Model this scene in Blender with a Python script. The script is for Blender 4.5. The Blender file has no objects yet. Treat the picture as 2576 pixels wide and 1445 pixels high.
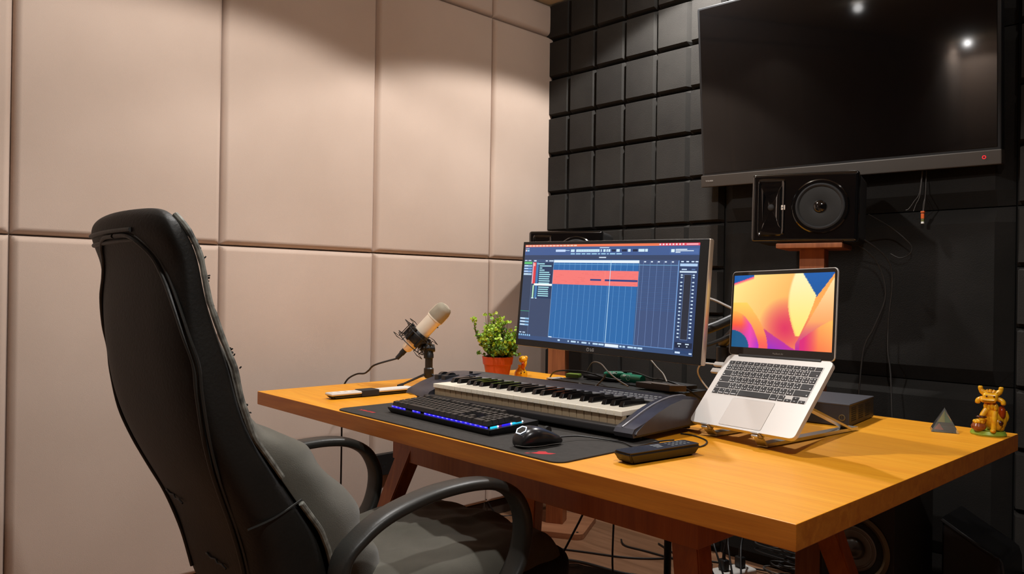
import bpy, bmesh, math, random
from mathutils import Vector, Matrix, Euler
PI = math.pi
C = bpy.context.scene.collection
SC = bpy.context.scene

# ---------------------------------------------------------------- camera
cam_d = bpy.data.cameras.new('camera')
cam_d.sensor_width = 36.0
cam_d.lens = 27.079
cam_d.clip_start = 0.02
cam = bpy.data.objects.new('camera', cam_d)
C.objects.link(cam)
Rt = Vector((0.69487173, 0.71898119, 0.01480937))
Up = Vector((-0.00902715, -0.01187098, 0.99988879))
Fw = Vector((-0.71907704, 0.69492814, 0.00175846))
cam.matrix_world = Matrix(((Rt.x, Up.x, -Fw.x, 2.74535), (Rt.y, Up.y, -Fw.y, -2.90380),
                           (Rt.z, Up.z, -Fw.z, 1.09980), (0, 0, 0, 1)))
SC.camera = cam

# ---------------------------------------------------------------- world, exposure
w = bpy.data.worlds.new('world')
SC.world = w
w.use_nodes = True
w.node_tree.nodes['Background'].inputs[0].default_value = (0.9, 0.8, 0.7, 1)
w.node_tree.nodes['Background'].inputs[1].default_value = 0.006
SC.view_settings.view_transform = 'Standard'
SC.view_settings.look = 'None'
SC.view_settings.gamma = 1.0
SC.view_settings.exposure = 0.0
SC.cycles.use_denoising = True
SC.cycles.max_bounces = 7
SC.cycles.diffuse_bounces = 4
SC.cycles.caustics_reflective = False
SC.cycles.caustics_refractive = False
SC.cycles.sample_clamp_indirect = 4.0

CEIL = 2.558
# ceiling downlights: (x, y, watts)
LAMPS = [(1.05, -0.36, 90), (1.10, -1.85, 74), (0.66, -3.25, 6), (2.45, -0.42, 4), (2.70, -2.40, 74), (2.62, -5.2, 4), (0.20, -8.75, 45)]
LAMP_COL = (1.0, 0.98, 0.96)


# ---------------------------------------------------------------- materials
def lin(c):
    return tuple(((v / 255.0) / 12.92 if v <= 10 else ((v / 255.0 + 0.055) / 1.055) ** 2.4) for v in c)


def mat(name, rgb, rough=0.5, metal=0.0, noise=0.0, nscale=30.0, bump=0.0, bscale=200.0, emis=None, es=1.0,
        coat=0.0, stretch=None, spec=None, trans=0.0, ior=None, rgb2=None, sheen=0.0, alpha=None):
    m = bpy.data.materials.new(name)
    m.use_nodes = True
    nt = m.node_tree
    b = nt.nodes['Principled BSDF']
    c = lin(rgb)
    b.inputs['Base Color'].default_value = (*c, 1)
    b.inputs['Roughness'].default_value = rough
    b.inputs['Metallic'].default_value = metal
    if coat: b.inputs['Coat Weight'].default_value = coat; b.inputs['Coat Roughness'].default_value = 0.08
    if spec is not None: b.inputs['Specular IOR Level'].default_value = spec
    if trans: b.inputs['Transmission Weight'].default_value = trans
    if ior: b.inputs['IOR'].default_value = ior
    if sheen: b.inputs['Sheen Weight'].default_value = sheen; b.inputs['Sheen Roughness'].default_value = 0.5
    if emis is not None:
        b.inputs['Emission Color'].default_value = (*lin(emis), 1)
        b.inputs['Emission Strength'].default_value = es
    tc = None
    if noise or bump:
        tc = nt.nodes.new('ShaderNodeTexCoord')
        mp = nt.nodes.new('ShaderNodeMapping')
        nt.links.new(tc.outputs['Object'], mp.inputs[0])
        if stretch: mp.inputs['Scale'].default_value = stretch
    if noise:
        n = nt.nodes.new('ShaderNodeTexNoise')
        n.inputs['Scale'].default_value = nscale
        n.inputs['Detail'].default_value = 5
        nt.links.new(mp.outputs[0], n.inputs['Vector'])
        r = nt.nodes.new('ShaderNodeValToRGB')
        c2 = lin(rgb2) if rgb2 else tuple(v * (1 - noise) for v in c)
        r.color_ramp.elements[0].position = 0.3
        r.color_ramp.elements[1].position = 0.7
        r.color_ramp.elements[0].color = (*c2, 1)
        r.color_ramp.elements[1].color = (*c, 1)
        nt.links.new(n.outputs[0], r.inputs[0])
        nt.links.new(r.outputs[0], b.inputs['Base Color'])
    if bump:
        n2 = nt.nodes.new('ShaderNodeTexNoise')
        n2.inputs['Scale'].default_value = bscale
        n2.inputs['Detail'].default_value = 3
        nt.links.new(mp.outputs[0], n2.inputs['Vector'])
        bp = nt.nodes.new('ShaderNodeBump')
        bp.inputs['Strength'].default_value = bump
        bp.inputs['Distance'].default_value = 0.002
        nt.links.new(n2.outputs[0], bp.inputs['Height'])
        nt.links.new(bp.outputs[0], b.inputs['Normal'])
    return m


def attr_emit(name, es=1.0):
    """a lit display: its picture is a colour per little face of the panel"""
    m = bpy.data.materials.new(name)
    m.use_nodes = True
    nt = m.node_tree
    b = nt.nodes['Principled BSDF']
    b.inputs['Base Color'].default_value = (0.01, 0.01, 0.01, 1)
    b.inputs['Roughness'].default_value = 0.35
    a = nt.nodes.new('ShaderNodeAttribute')
    a.attribute_name = 'Col'
    nt.links.new(a.outputs['Color'], b.inputs['Emission Color'])
    b.inputs['Emission Strength'].default_value = es
    return m


def wood(name, c1, c2, c3, rough=0.35, axis=0, scale=1.0, coat=0.25):
    m = bpy.data.materials.new(name)
    m.use_nodes = True
    nt = m.node_tree
    b = nt.nodes['Principled BSDF']
    b.inputs['Roughness'].default_value = rough
    b.inputs['Coat Weight'].default_value = coat
    b.inputs['Coat Roughness'].default_value = 0.25
    tc = nt.nodes.new('ShaderNodeTexCoord')
    mp = nt.nodes.new('ShaderNodeMapping')
    s = [9 * scale] * 3
    s[axis] = 0.7 * scale
    mp.inputs['Scale'].default_value = s
    nt.links.new(tc.outputs['Object'], mp.inputs[0])
    n = nt.nodes.new('ShaderNodeTexNoise')
    n.inputs['Scale'].default_value = 3.0
    n.inputs['Detail'].default_value = 6
    n.inputs['Distortion'].default_value = 1.2
    nt.links.new(mp.outputs[0], n.inputs['Vector'])
    r = nt.nodes.new('ShaderNodeValToRGB')
    r.color_ramp.elements[0].position = 0.3
    r.color_ramp.elements[1].position = 0.72
    r.color_ramp.elements[0].color = (*lin(c1), 1)
    r.color_ramp.elements[1].color = (*lin(c3), 1)
    e = r.color_ramp.elements.new(0.5)
    e.color = (*lin(c2), 1)
    nt.links.new(n.outputs[0], r.inputs[0])
    mp2 = nt.nodes.new('ShaderNodeMapping')
    s2 = [260 * scale] * 3
    s2[axis] = 9 * scale
    mp2.inputs['Scale'].default_value = s2
    nt.links.new(tc.outputs['Object'], mp2.inputs[0])
    n2 = nt.nodes.new('ShaderNodeTexNoise')
    n2.inputs['Scale'].default_value = 1.0
    n2.inputs['Detail'].default_value = 2
    nt.links.new(mp2.outputs[0], n2.inputs['Vector'])
    mx = nt.nodes.new('ShaderNodeMix')
    mx.data_type = 'RGBA'
    mx.blend_type = 'MULTIPLY'
    mx.inputs[0].default_value = 0.13
    r2 = nt.nodes.new('ShaderNodeValToRGB')
    r2.color_ramp.elements[0].position = 0.35
    r2.color_ramp.elements[0].color = (0.35, 0.3, 0.25, 1)
    r2.color_ramp.elements[1].position = 0.6
    nt.links.new(n2.outputs[0], r2.inputs[0])
    nt.links.new(r.outputs[0], mx.inputs[6])
    nt.links.new(r2.outputs[0], mx.inputs[7])
    nt.links.new(mx.outputs[2], b.inputs['Base Color'])
    return m


def fabric(name, rgb, rgb2, weave=900.0, bump=0.25, rough=0.95, blotch=2.0):
    m = mat(name, rgb, rough, noise=1, nscale=blotch, rgb2=rgb2, bump=bump, bscale=weave, sheen=0.15, spec=0.15)
    return m


# ---------------------------------------------------------------- mesh helpers
class MB:
    def __init__(s):
        s.bm = bmesh.new()
        s.col = None

    def add(s, vs, fs, mi=0, T=None, smooth=None):
        vv = [s.bm.verts.new((T @ Vector(v)) if T is not None else v) for v in vs]
        out = []
        for f in fs:
            try:
                ff = s.bm.faces.new([vv[i] for i in f])
                ff.material_index = mi
                out.append(ff)
            except ValueError:
                pass
        return out

    def box(s, a, b, bev=0.0, mi=0, T=None, seg=2):
        x0, y0, z0 = a
        x1, y1, z1 = b
        if bev <= 0:
            vs = [(x0, y0, z0), (x1, y0, z0), (x1, y1, z0), (x0, y1, z0), (x0, y0, z1), (x1, y0, z1), (x1, y1, z1), (x0, y1, z1)]
            s.add(vs, [(0, 3, 2, 1), (4, 5, 6, 7), (0, 1, 5, 4), (1, 2, 6, 5), (2, 3, 7, 6), (3, 0, 4, 7)], mi, T)
            return
        t = bmesh.new()
        bmesh.ops.create_cube(t, size=1)
        for v in t.verts:
            v.co = Vector(((x0 + x1) / 2 + v.co.x * (x1 - x0), (y0 + y1) / 2 + v.co.y * (y1 - y0), (z0 + z1) / 2 + v.co.z * (z1 - z0)))
        m_ = min(abs(x1 - x0), abs(y1 - y0), abs(z1 - z0)) * 0.49
        bmesh.ops.bevel(t, geom=list(t.edges), offset=min(bev, m_), segments=seg, affect='EDGES', profile=0.5)
        s.merge(t, mi, T)

    def merge(s, t, mi=0, T=None):
        t.verts.ensure_lookup_table()
        t.verts.index_update()
        m = {}
        for v in t.verts:
            m[v.index] = s.bm.verts.new((T @ v.co) if T is not None else v.co)
        for f in t.faces:
            try:
                ff = s.bm.faces.new([m[v.index] for v in f.verts])
                ff.material_index = mi
            except ValueError:
                pass
        t.free()

    def cyl(s, p0, p1, r0, r1=None, seg=20, mi=0, T=None, cap=True):
        p0, p1 = Vector(p0), Vector(p1)
        if r1 is None: r1 = r0
        d = (p1 - p0).normalized()
        a = d.orthogonal().normalized()
        b = d.cross(a)
        vs = []
        for p, r in ((p0, r0), (p1, r1)):
            for i in range(seg):
                t = 2 * PI * i / seg
                vs.append(p + a * (r * math.cos(t)) + b * (r * math.sin(t)))
        fs = [(i, (i + 1) % seg, seg + (i + 1) % seg, seg + i) for i in range(seg)]
        if cap:
            fs.append(tuple(range(seg))[::-1])
            fs.append(tuple(range(seg, 2 * seg)))
        s.add(vs, fs, mi, T)

    def lathe(s, prof, seg=32, mi=0, T=None, sx=1.0, sy=1.0):
        vs, fs = [], []
        n = len(prof)
        for i in range(seg):
            t = 2 * PI * i / seg
            for r, z in prof:
                vs.append((r * math.cos(t) * sx, r * math.sin(t) * sy, z))
        for i in range(seg):
            j = (i + 1) % seg
            for k in range(n - 1):
                fs.append((i * n + k, j * n + k, j * n + k + 1, i * n + k + 1))
        ff = s.add(vs, fs, mi, T)
        bmesh.ops.remove_doubles(s.bm, verts=list({v for f in ff for v in f.verts}), dist=1e-6)

    def tube(s, pts, r, seg=8, mi=0, T=None, sub=6, closed=False, prof=None):
        P = [Vector(p) for p in pts]
        if sub > 1 and len(P) > 2:
            Q = []
            n = len(P)
            rng = range(n) if closed else range(n - 1)
            for i in rng:
                p0 = P[(i - 1) % n] if (closed or i > 0) else P[0]
                p1 = P[i]
                p2 = P[(i + 1) % n]
                p3 = P[(i + 2) % n] if (closed or i + 2 < n) else P[-1]
                for k in range(sub):
                    t = k / sub
                    Q.append(0.5 * ((2 * p1) + (p2 - p0) * t + (2 * p0 - 5 * p1 + 4 * p2 - p3) * t * t + (3 * p1 - p0 - 3 * p2 + p3) * t ** 3))
            if not closed: Q.append(P[-1])
            P = Q
        n = len(P)
        vs, fs = [], []
        up = None
        for i in range(n):
            if closed:
                d = (P[(i + 1) % n] - P[(i - 1) % n])
            else:
                d = P[min(i + 1, n - 1)] - P[max(i - 1, 0)]
            if d.length < 1e-9: d = Vector((0, 0, 1))
            d.normalize()
            if prof is not None:
                a = Vector((1, 0, 0))
                b = d.cross(a).normalized()
            else:
                if up is None: up = d.orthogonal().normalized()
                up = (up - d * up.dot(d))
                up = up.normalized() if up.length > 1e-6 else d.orthogonal().normalized()
                a, b = up, d.cross(up)
            rr = r[int(i * (len(r) - 1) / max(1, n - 1))] if isinstance(r, (list, tuple)) else r
            if prof is not None:
                ring = [a * (u * rr) + b * (v * rr) for u, v in prof]
            else:
                ring = [a * (rr * math.cos(2 * PI * k / seg)) + b * (rr * math.sin(2 * PI * k / seg)) for k in range(seg)]
            vs += [P[i] + q for q in ring]
        m = len(ring)
        rng = range(n) if closed else range(n - 1)
        for i in rng:
            j = (i + 1) % n
            for k in range(m):
                fs.append((i * m + k, i * m + (k + 1) % m, j * m + (k + 1) % m, j * m + k))
        if not closed:
            fs.append(tuple(range(m))[::-1])
            fs.append(tuple(range((n - 1) * m, n * m)))
        s.add(vs, fs, mi, T)

    def prism(s, poly, z0, z1, mi=0, T=None, bev=0.0, seg=2):
        t = bmesh.new()
        n = len(poly)
        a = [t.verts.new((x, y, z0)) for x, y in poly]
        b = [t.verts.new((x, y, z1)) for x, y in poly]
        t.faces.new(a[::-1])
        t.faces.new(b)
        for i in range(n):
            t.faces.new((a[i], a[(i + 1) % n], b[(i + 1) % n], b[i]))
        if bev > 0:
            ed = [e for e in t.edges if abs(e.verts[0].co.z - e.verts[1].co.z) < 1e-7]
            bmesh.ops.bevel(t, geom=ed, offset=bev, segments=seg, affect='EDGES', profile=0.5)
        s.merge(t, mi, T)

    def grid(s, f, nu, nv, mi=0, T=None, closed_u=False):
        vs = [f(i / (nu if closed_u else nu - 1), j / (nv - 1)) for j in range(nv) for i in range(nu)]
        fs = []
        for j in range(nv - 1):
            for i in range(nu if closed_u else nu - 1):
                k = (i + 1) % nu
                fs.append((j * nu + i, j * nu + k, (j + 1) * nu + k, (j + 1) * nu + i))
        return s.add(vs, fs, mi, T)

    def loft(s, rings, mi=0, T=None, cap=True):
        n = len(rings[0])
        vs = [p for r in rings for p in r]
        fs = []
        for j in range(len(rings) - 1):
            for i in range(n):
                k = (i + 1) % n
                fs.append((j * n + i, j * n + k, (j + 1) * n + k, (j + 1) * n + i))
        if cap:
            fs.append(tuple(range(n))[::-1])
            fs.append(tuple(range((len(rings) - 1) * n, len(rings) * n)))
        s.add(vs, fs, mi, T)

    def ell(s, c, r, mi=0, T=None, seg=20, rings=12):
        vs, fs = [], []
        c = Vector(c)
        if not isinstance(r, (tuple, list)): r = (r, r, r)
        vs.append(c + Vector((0, 0, -r[2])))
        for j in range(1, rings):
            ph = -PI / 2 + PI * j / rings
            for i in range(seg):
                t = 2 * PI * i / seg
                vs.append(c + Vector((r[0] * math.cos(ph) * math.cos(t), r[1] * math.cos(ph) * math.sin(t), r[2] * math.sin(ph))))
        vs.append(c + Vector((0, 0, r[2])))
        for i in range(seg):
            k = (i + 1) % seg
            fs.append((0, 1 + k, 1 + i))
            for j in range(rings - 2):
                a = 1 + j * seg
                fs.append((a + i, a + k, a + seg + k, a + seg + i))
            fs.append((len(vs) - 1, 1 + (rings - 2) * seg + i, 1 + (rings - 2) * seg + k))
        s.add(vs, fs, mi, T)

    def text(s, txt, size, T, depth=0.0003, mi=0, bold=False):
        cu = bpy.data.curves.new('t', 'FONT')
        cu.body = txt
        cu.size = size
        cu.extrude = depth
        cu.align_x = 'LEFT'
        if bold: cu.offset = size * 0.02
        cu.resolution_u = 3
        o = bpy.data.objects.new('t', cu)
        C.objects.link(o)
        dg = bpy.context.evaluated_depsgraph_get()
        me = bpy.data.meshes.new_from_object(o.evaluated_get(dg))
        t = bmesh.new()
        t.from_mesh(me)
        s.merge(t, mi, T)
        bpy.data.objects.remove(o)
        bpy.data.curves.remove(cu)
        bpy.data.meshes.remove(me)


def obj(name, mb, mats, parent=None, ang=35, flat=False):
    me = bpy.data.meshes.new(name)
    bmesh.ops.recalc_face_normals(mb.bm, faces=mb.bm.faces)
    mb.bm.to_mesh(me)
    mb.bm.free()
    if not isinstance(mats, (list, tuple)): mats = [mats]
    for m in mats: me.materials.append(m)
    if not flat and len(me.polygons):
        me.polygons.foreach_set('use_smooth', [True] * len(me.polygons))
        me.set_sharp_from_angle(angle=math.radians(ang))
    o = bpy.data.objects.new(name, me)
    C.objects.link(o)
    if not flat and len(me.polygons) < 4000:
        wn = o.modifiers.new('weighted_normals', 'WEIGHTED_NORMAL')
        wn.keep_sharp = True
        wn.weight = 60
    if parent is not None: o.parent = parent
    return o


def recentre(o):
    me = o.data
    xs = [v.co for v in me.vertices]
    c = Vector(((min(v.x for v in xs) + max(v.x for v in xs)) / 2, (min(v.y for v in xs) + max(v.y for v in xs)) / 2, min(v.z for v in xs)))
    me.transform(Matrix.Translation(-c))
    o.matrix_world = o.matrix_world @ Matrix.Translation(c)


def tag(o, label=None, cat=None, group=None, kind=None):
    if label: o['label'] = label
    if cat: o['category'] = cat
    if group: o['group'] = group
    if kind: o['kind'] = kind
    return o


def solo(name, mb, mats, label, cat, group=None, kind=None, ang=35):
    o = obj(name, mb, mats, None, ang)
    recentre(o)
    return tag(o, label, cat, group, kind)


def thing(name, label, cat, loc=(0, 0, 0), rz=0.0, M=None, group=None):
    o = bpy.data.objects.new(name, None)
    o.empty_display_size = 0.05
    C.objects.link(o)
    if M is not None:
        o.matrix_world = M
    else:
        o.location = loc
        o.rotation_euler = (0, 0, rz)
    return tag(o, label, cat, group)


def struct(name, mb, mats, parent=None, flat=False):
    o = obj(name, mb, mats, parent, flat=flat)
    if parent is None: o['kind'] = 'structure'
    return o


def copy_tree(o, parent=None):
    c = o.copy()
    C.objects.link(c)
    c.parent = parent
    for ch in list(o.children): copy_tree(ch, c)
    return c


def TR(x, y, z, rz=0.0, rx=0.0, ry=0.0):
    return Matrix.Translation((x, y, z)) @ Matrix.Rotation(rz, 4, 'Z') @ Matrix.Rotation(rx, 4, 'X') @ Matrix.Rotation(ry, 4, 'Y')


def rrect(w, h, r, n=5, x0=0.0, y0=0.0):
    out = []
    for cx, cy, a0 in ((w - r, r, -PI / 2), (w - r, h - r, 0), (r, h - r, PI / 2), (r, r, PI)):
        for i in range(n + 1):
            a = a0 + PI / 2 * i / n
            out.append((x0 + cx + r * math.cos(a), y0 + cy + r * math.sin(a)))
    return out


random.seed(7)
# ================================================================ ROOM
M_beige = fabric('beige_upholstery', (206, 184, 168), (196, 174, 158), 700, 0.3, blotch=2.2)
M_foam = mat('black_acoustic_foam', (54, 52, 49), 0.95, noise=1, nscale=6, rgb2=(46, 44, 42), bump=0.5, bscale=350, spec=0.15)
M_foam_shaded = mat('black_acoustic_foam_large_shaded', (38, 36, 34), 0.95, noise=1, nscale=6, rgb2=(31, 30, 28), bump=0.5, bscale=350, spec=0.15)  # same black foam, darkened: light falloff on this wall put into the colour
M_gap = mat('dark_gap', (14, 13, 12), 0.9)
M_ceil = mat('ceiling_paint', (222, 206, 176), 0.9, noise=0.04, nscale=4)
M_floor = wood('brown_laminate', (128, 92, 66), (150, 110, 82), (168, 126, 96), 0.4, axis=0, scale=0.8, coat=0.1)
M_black = mat('black_plastic', (24, 24, 25), 0.42)
M_blackm = mat('matte_black_plastic', (30, 29, 29), 0.7)
M_gloss = mat('glossy_black', (10, 10, 11), 0.08, coat=1.0)
M_cable = mat('black_cable', (22, 20, 20), 0.5)
M_cable2 = mat('grey_cable', (92, 88, 84), 0.5)
M_white = mat('white_plastic', (235, 232, 226), 0.35)
M_silver = mat('brushed_aluminium', (205, 202, 198), 0.32, metal=0.85)
M_alu = mat('silver_anodised', (226, 222, 217), 0.42, metal=0.35)

RX, RY = 4.1, -9.2
b = MB(); b.box((-0.1, RY - 0.1, -0.12), (RX + 0.1, 0.1, 0)); struct('floor', b, M_floor)
b = MB(); b.box((-0.1, RY - 0.1, CEIL), (RX + 0.1, 0.1, CEIL + 0.1)); struct('ceiling', b, M_ceil)


def pillow(mb, w, h, t, r, T, chamfer=False, puff=0.0, n=4, back=True):
    """soft panel in local x (width), z (height); front looks along -y"""
    def marks(L):
        e = [r * (1 - math.cos(PI / 2 * i / n)) if not chamfer else r * i / n for i in range(n + 1)] if not chamfer else [0, r]
        e2 = [L - v for v in e][::-1]
        mid = [e[-1] + (L - 2 * r) * k / 4 for k in range(1, 4)]
        return e + mid + e2
    xs, zs = marks(w), marks(h)

    def dep(x, z):
        out = 1.0
        for d in (min(x, w - x), min(z, h - z)):
            if d < r:
                q = 1 - d / r
                out = min(out, (1 - q) if chamfer else math.sqrt(max(0.0, 1 - q * q)))
        px = 1 - (2 * x / w - 1) ** 2
        pz = 1 - (2 * z / h - 1) ** 2
        base = 0.25 if chamfer else 0.12
        return -(t * (base + (1 - base) * out) + puff * px * pz)
    vs = [(x, dep(x, z), z) for z in zs for x in xs]
    nx = len(xs)
    fs = [(j * nx + i, j * nx + i + 1, (j + 1) * nx + i + 1, (j + 1) * nx + i) for j in range(len(zs) - 1) for i in range(nx - 1)]
    k = len(vs)
    per = [(0, 0), (w, 0), (w, h), (0, h)]
    mb.add(vs, fs, 0, T)
    if back:  # sides down to the wall
        y1 = -t * (0.25 if chamfer else 0.12)
        v2 = [(x, y1, z) for x, z in per] + [(x, 0, z) for x, z in per]
        mb.add(v2, [(0, 1, 5, 4), (1, 2, 6, 5), (2, 3, 7, 6), (3, 0, 4, 7)], 0, T)


# left wall: beige padded panels
b = MB(); b.box((-0.1, RY, 0), (0, 0.0, CEIL)); wl = struct('wall_left', b, M_beige)
TL = Matrix.Rotation(PI / 2, 4, 'Z')     # local -y -> +x
ys = [-0.002, -0.4262, -1.0833, -1.7365, -2.3803, -3.03, -3.68, -4.33, -4.98, -5.63, -6.28, -6.93, -7.58, -8.23, -8.88, RY + 0.002]
zsl = [(0.072, 1.2407), (1.2407, 2.3938), (2.3938, CEIL - 0.002)]
for i in range(len(ys) - 1):
    for (z0, z1) in zsl:
        b = MB()
        w_ = ys[i] - ys[i + 1]
        g = 0.0012
        T = Matrix.Translation((0, ys[i + 1] + g, z0 + g)) @ TL
        rr = 0.022
        pillow(b, w_ - 2 * g, z1 - z0 - 2 * g, 0.036, rr, T, puff=0.006)
        obj('padded_panel', b, M_beige, wl, ang=60)
b = MB(); b.box((0, RY, 0), (0.014, 0, 0.07), 0.003); struct('baseboard_left', b, mat('dark_baseboard', (60, 48, 40), 0.5))

# other walls, behind and beside the camera, same padding
b = MB(); b.box((-0.1, RY - 0.1, 0), (RX + 0.1, RY, CEIL)); wf = struct('wall_front', b, M_beige)
b = MB(); b.box((RX, RY, 0), (RX + 0.1, 0, CEIL)); wr = struct('wall_right', b, M_foam)
n = 6
for i in range(n):
    for (z0, z1) in zsl:
        w_ = RX / n
        b = MB(); pillow(b, w_ - 0.003, z1 - z0 - 0.003, 0.036, 0.022, Matrix.Translation(((i + 1) * w_, RY, z0)) @ Matrix.Rotation(PI, 4, 'Z'), puff=0.006)
        obj('padded_panel', b, M_beige, wf, ang=60)
        w_ = -RY / n  # long side wall
        b = MB(); pillow(b, w_ - 0.003, z1 - z0 - 0.003, 0.036, 0.022, Matrix.Translation((RX, -i * w_, z0)) @ Matrix.Rotation(-PI / 2, 4, 'Z'), puff=0.006)
        obj('padded_panel', b, M_foam, wr, ang=60)

# back wall: black foam, small squares left and right, large squares between
b = MB(); b.box((-0.1, 0, 0), (RX + 0.1, 0.1, CEIL)); wb = struct('wall_back', b, M_gap)
PZ = 0.196
RF = 1.3902
rows = [RF + PZ * k for k in range(-7, 6)]      # tile bottoms
rows = [z for z in rows if z > -0.1]
cols_l = [0.0, 0.1685, 0.3365, 0.5144, 0.6919, 0.8662, 1.0329]


def foam_block(cols, zr):
    b = MB()
    for i in range(len(cols) - 1):
        for z0, z1 in zr:
            g = 0.0018
            if z1 - z0 < 0.03: continue
            pillow(b, cols[i + 1] - cols[i] - 2 * g, z1 - z0 - 2 * g, 0.042, 0.011, Matrix.Translation((cols[i] + g, 0, z0 + g)), chamfer=True)
    return b


zall = []
z = RF - 8 * PZ
while z < CEIL:
    z0, z1 = max(z, 0.002), min(z + PZ, CEIL - 0.002)
    if z1 - z0 > 0.03: zall.append((z0, z1))
    z += PZ
blocks = [zall[max(0, i - 0):i + 3] for i in range(0, len(zall), 3)]
x_right = [2.0901 + 0.1745 * k for k in range(0, 12)]
x_right = [x for x in x_right if x < RX] + [RX - 0.002]
for zr in blocks:
    for cs in (cols_l[0:4], cols_l[3:7]):
        obj('foam_panel', foam_block(cs, zr), M_foam, wb, ang=20)
    for k in range(0, len(x_right) - 1, 3):
        cs = x_right[k:k + 4]
        if len(cs) > 1: obj('foam_panel', foam_block(cs, zr), M_foam, wb, ang=20)
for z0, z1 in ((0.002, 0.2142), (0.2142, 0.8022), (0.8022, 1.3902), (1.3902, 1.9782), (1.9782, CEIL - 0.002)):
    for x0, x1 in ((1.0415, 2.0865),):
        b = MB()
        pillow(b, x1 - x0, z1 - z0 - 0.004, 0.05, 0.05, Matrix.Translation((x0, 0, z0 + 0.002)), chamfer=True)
        obj('foam_panel', b, M_foam_shaded, wb, ang=20)

# ceiling downlights
M_trim = mat('white_trim', (230, 226, 220), 0.4)
for i, (x, y, wt) in enumerate(LAMPS):
    places = ['above the left part of the black foam wall', 'above the office chair', 'on the left behind the office chair', 'above the right part of the black foam wall', 'above the right end of the desk', 'on the right behind the camera', 'close to the far end wall']
    t = thing('ceiling_downlight', 'round recessed white downlight in the ceiling ' + places[i], 'light', (x, y, CEIL - 0.012), group='ceiling downlights')
    b = MB(); b.lathe([(0.047, 0.012), (0.047, 0.004), (0.06, 0.0), (0.066, 0.004), (0.066, 0.012)], 32); obj('trim_ring', b, M_trim, t)
    b = MB(); b.cyl((0, 0, 0.008), (0, 0, 0.0115), 0.045, seg=28)
    obj('diffuser', b, mat('lamp_diffuser', (255, 255, 255), 0.5, emis=(255, 240, 225), es=9), t)
    ld = bpy.data.lights.new('downlight', 'SPOT')
    ld.energy = wt
    ld.color = LAMP_COL
    ld.spot_size = math.radians(139)
    ld.spot_blend = 0.16
    ld.shadow_soft_size = 0.035
    lo = bpy.data.objects.new('downlight_bulb', ld)
    C.objects.link(lo)
    lo.parent = t
    lo.location = (0, 0, -0.006)
    lp = bpy.data.lights.new('downlight_spill', 'POINT')  # extra point light added below each downlight to brighten ceiling and upper walls
    lp.energy = wt * 0.075
    lp.color = LAMP_COL
    lp.shadow_soft_size = 0.03
    lo = bpy.data.objects.new('downlight_spill', lp)
    C.objects.link(lo)
    lo.parent = t
    lo.location = (0, 0, -0.035)
# ================================================================ DESK
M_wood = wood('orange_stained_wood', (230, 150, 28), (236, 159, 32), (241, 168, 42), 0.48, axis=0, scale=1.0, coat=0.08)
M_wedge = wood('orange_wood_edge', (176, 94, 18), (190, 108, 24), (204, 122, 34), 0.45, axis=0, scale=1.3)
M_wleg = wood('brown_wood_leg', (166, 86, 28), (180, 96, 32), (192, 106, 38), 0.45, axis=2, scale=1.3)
M_wood.node_tree.nodes['Principled BSDF'].inputs['Specular IOR Level'].default_value = 0.35
DZ = 0.75
DR = -0.02173
desk = thing('desk', 'large orange stained wooden desk with splayed legs in front of the black foam wall', 'desk', (0.3507, -1.7443, 0), DR)
LX, LY = 1.8612, 1.1651
b = MB(); b.box((0, 0, DZ - 0.043), (LX, LY, DZ), 0.0022, seg=2)
bmesh.ops.recalc_face_normals(b.bm, faces=b.bm.faces)
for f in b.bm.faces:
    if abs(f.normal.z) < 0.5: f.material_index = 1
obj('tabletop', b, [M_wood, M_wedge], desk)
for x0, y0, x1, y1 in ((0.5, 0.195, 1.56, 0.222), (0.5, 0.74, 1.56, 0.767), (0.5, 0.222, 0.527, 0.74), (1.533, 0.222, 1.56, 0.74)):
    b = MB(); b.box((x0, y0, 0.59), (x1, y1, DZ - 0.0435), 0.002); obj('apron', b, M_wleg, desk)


def leg(px, py, bx, by):
    b = MB()
    wx, wy = 0.034, 0.026
    r = []
    for (cx, cy, z, k) in ((bx, by, 0, 0.72), (px, py, DZ - 0.0435, 1.0)):
        r.append([(cx - wx * k, cy - wy * k, z), (cx + wx * k, cy - wy * k, z), (cx + wx * k, cy + wy * k, z), (cx - wx * k, cy + wy * k, z)])
    b.loft(r)
    bmesh.ops.bevel(b.bm, geom=list(b.bm.edges), offset=0.003, segments=2, affect='EDGES')
    return obj('leg', b, M_wleg, desk)


def wl2(x, y):   # world -> desk plane
    dx, dy = x - 0.3507, y + 1.7443
    return dx * math.cos(DR) + dy * math.sin(DR), -dx * math.sin(DR) + dy * math.cos(DR)


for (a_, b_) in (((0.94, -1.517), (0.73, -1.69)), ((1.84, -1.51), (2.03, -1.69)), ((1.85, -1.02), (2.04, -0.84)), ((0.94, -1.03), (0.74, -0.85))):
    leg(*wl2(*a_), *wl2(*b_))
# ================================================================ OFFICE CHAIR (built in world axes, origin on the floor under the seat)
M_leather = mat('worn_black_leather', (34, 33, 30), 0.55, noise=1, nscale=7, rgb2=(24, 23, 21), bump=0.35, bscale=160, spec=0.3)
M_leather2 = mat('black_leather_piping', (42, 42, 39), 0.5, bump=0.3, bscale=120)
M_worn = mat('worn_grey_piping', (150, 150, 140), 0.7, noise=1, nscale=60, rgb2=(60, 60, 56))
M_shirt = fabric('grey_jersey_cloth', (106, 103, 94), (86, 84, 75), 500, 0.3, blotch=5)
M_arm = mat('dark_grey_armrest', (46, 46, 43), 0.42, bump=0.12, bscale=260)
CX, CY = 1.24, -1.84
chair = thing('office_chair', 'high-backed black leather office chair with a grey shirt over seat, pulled up to the desk', 'chair', (CX, CY, 0))


def L(x, y, z): return (x - CX, y - CY, z)


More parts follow.
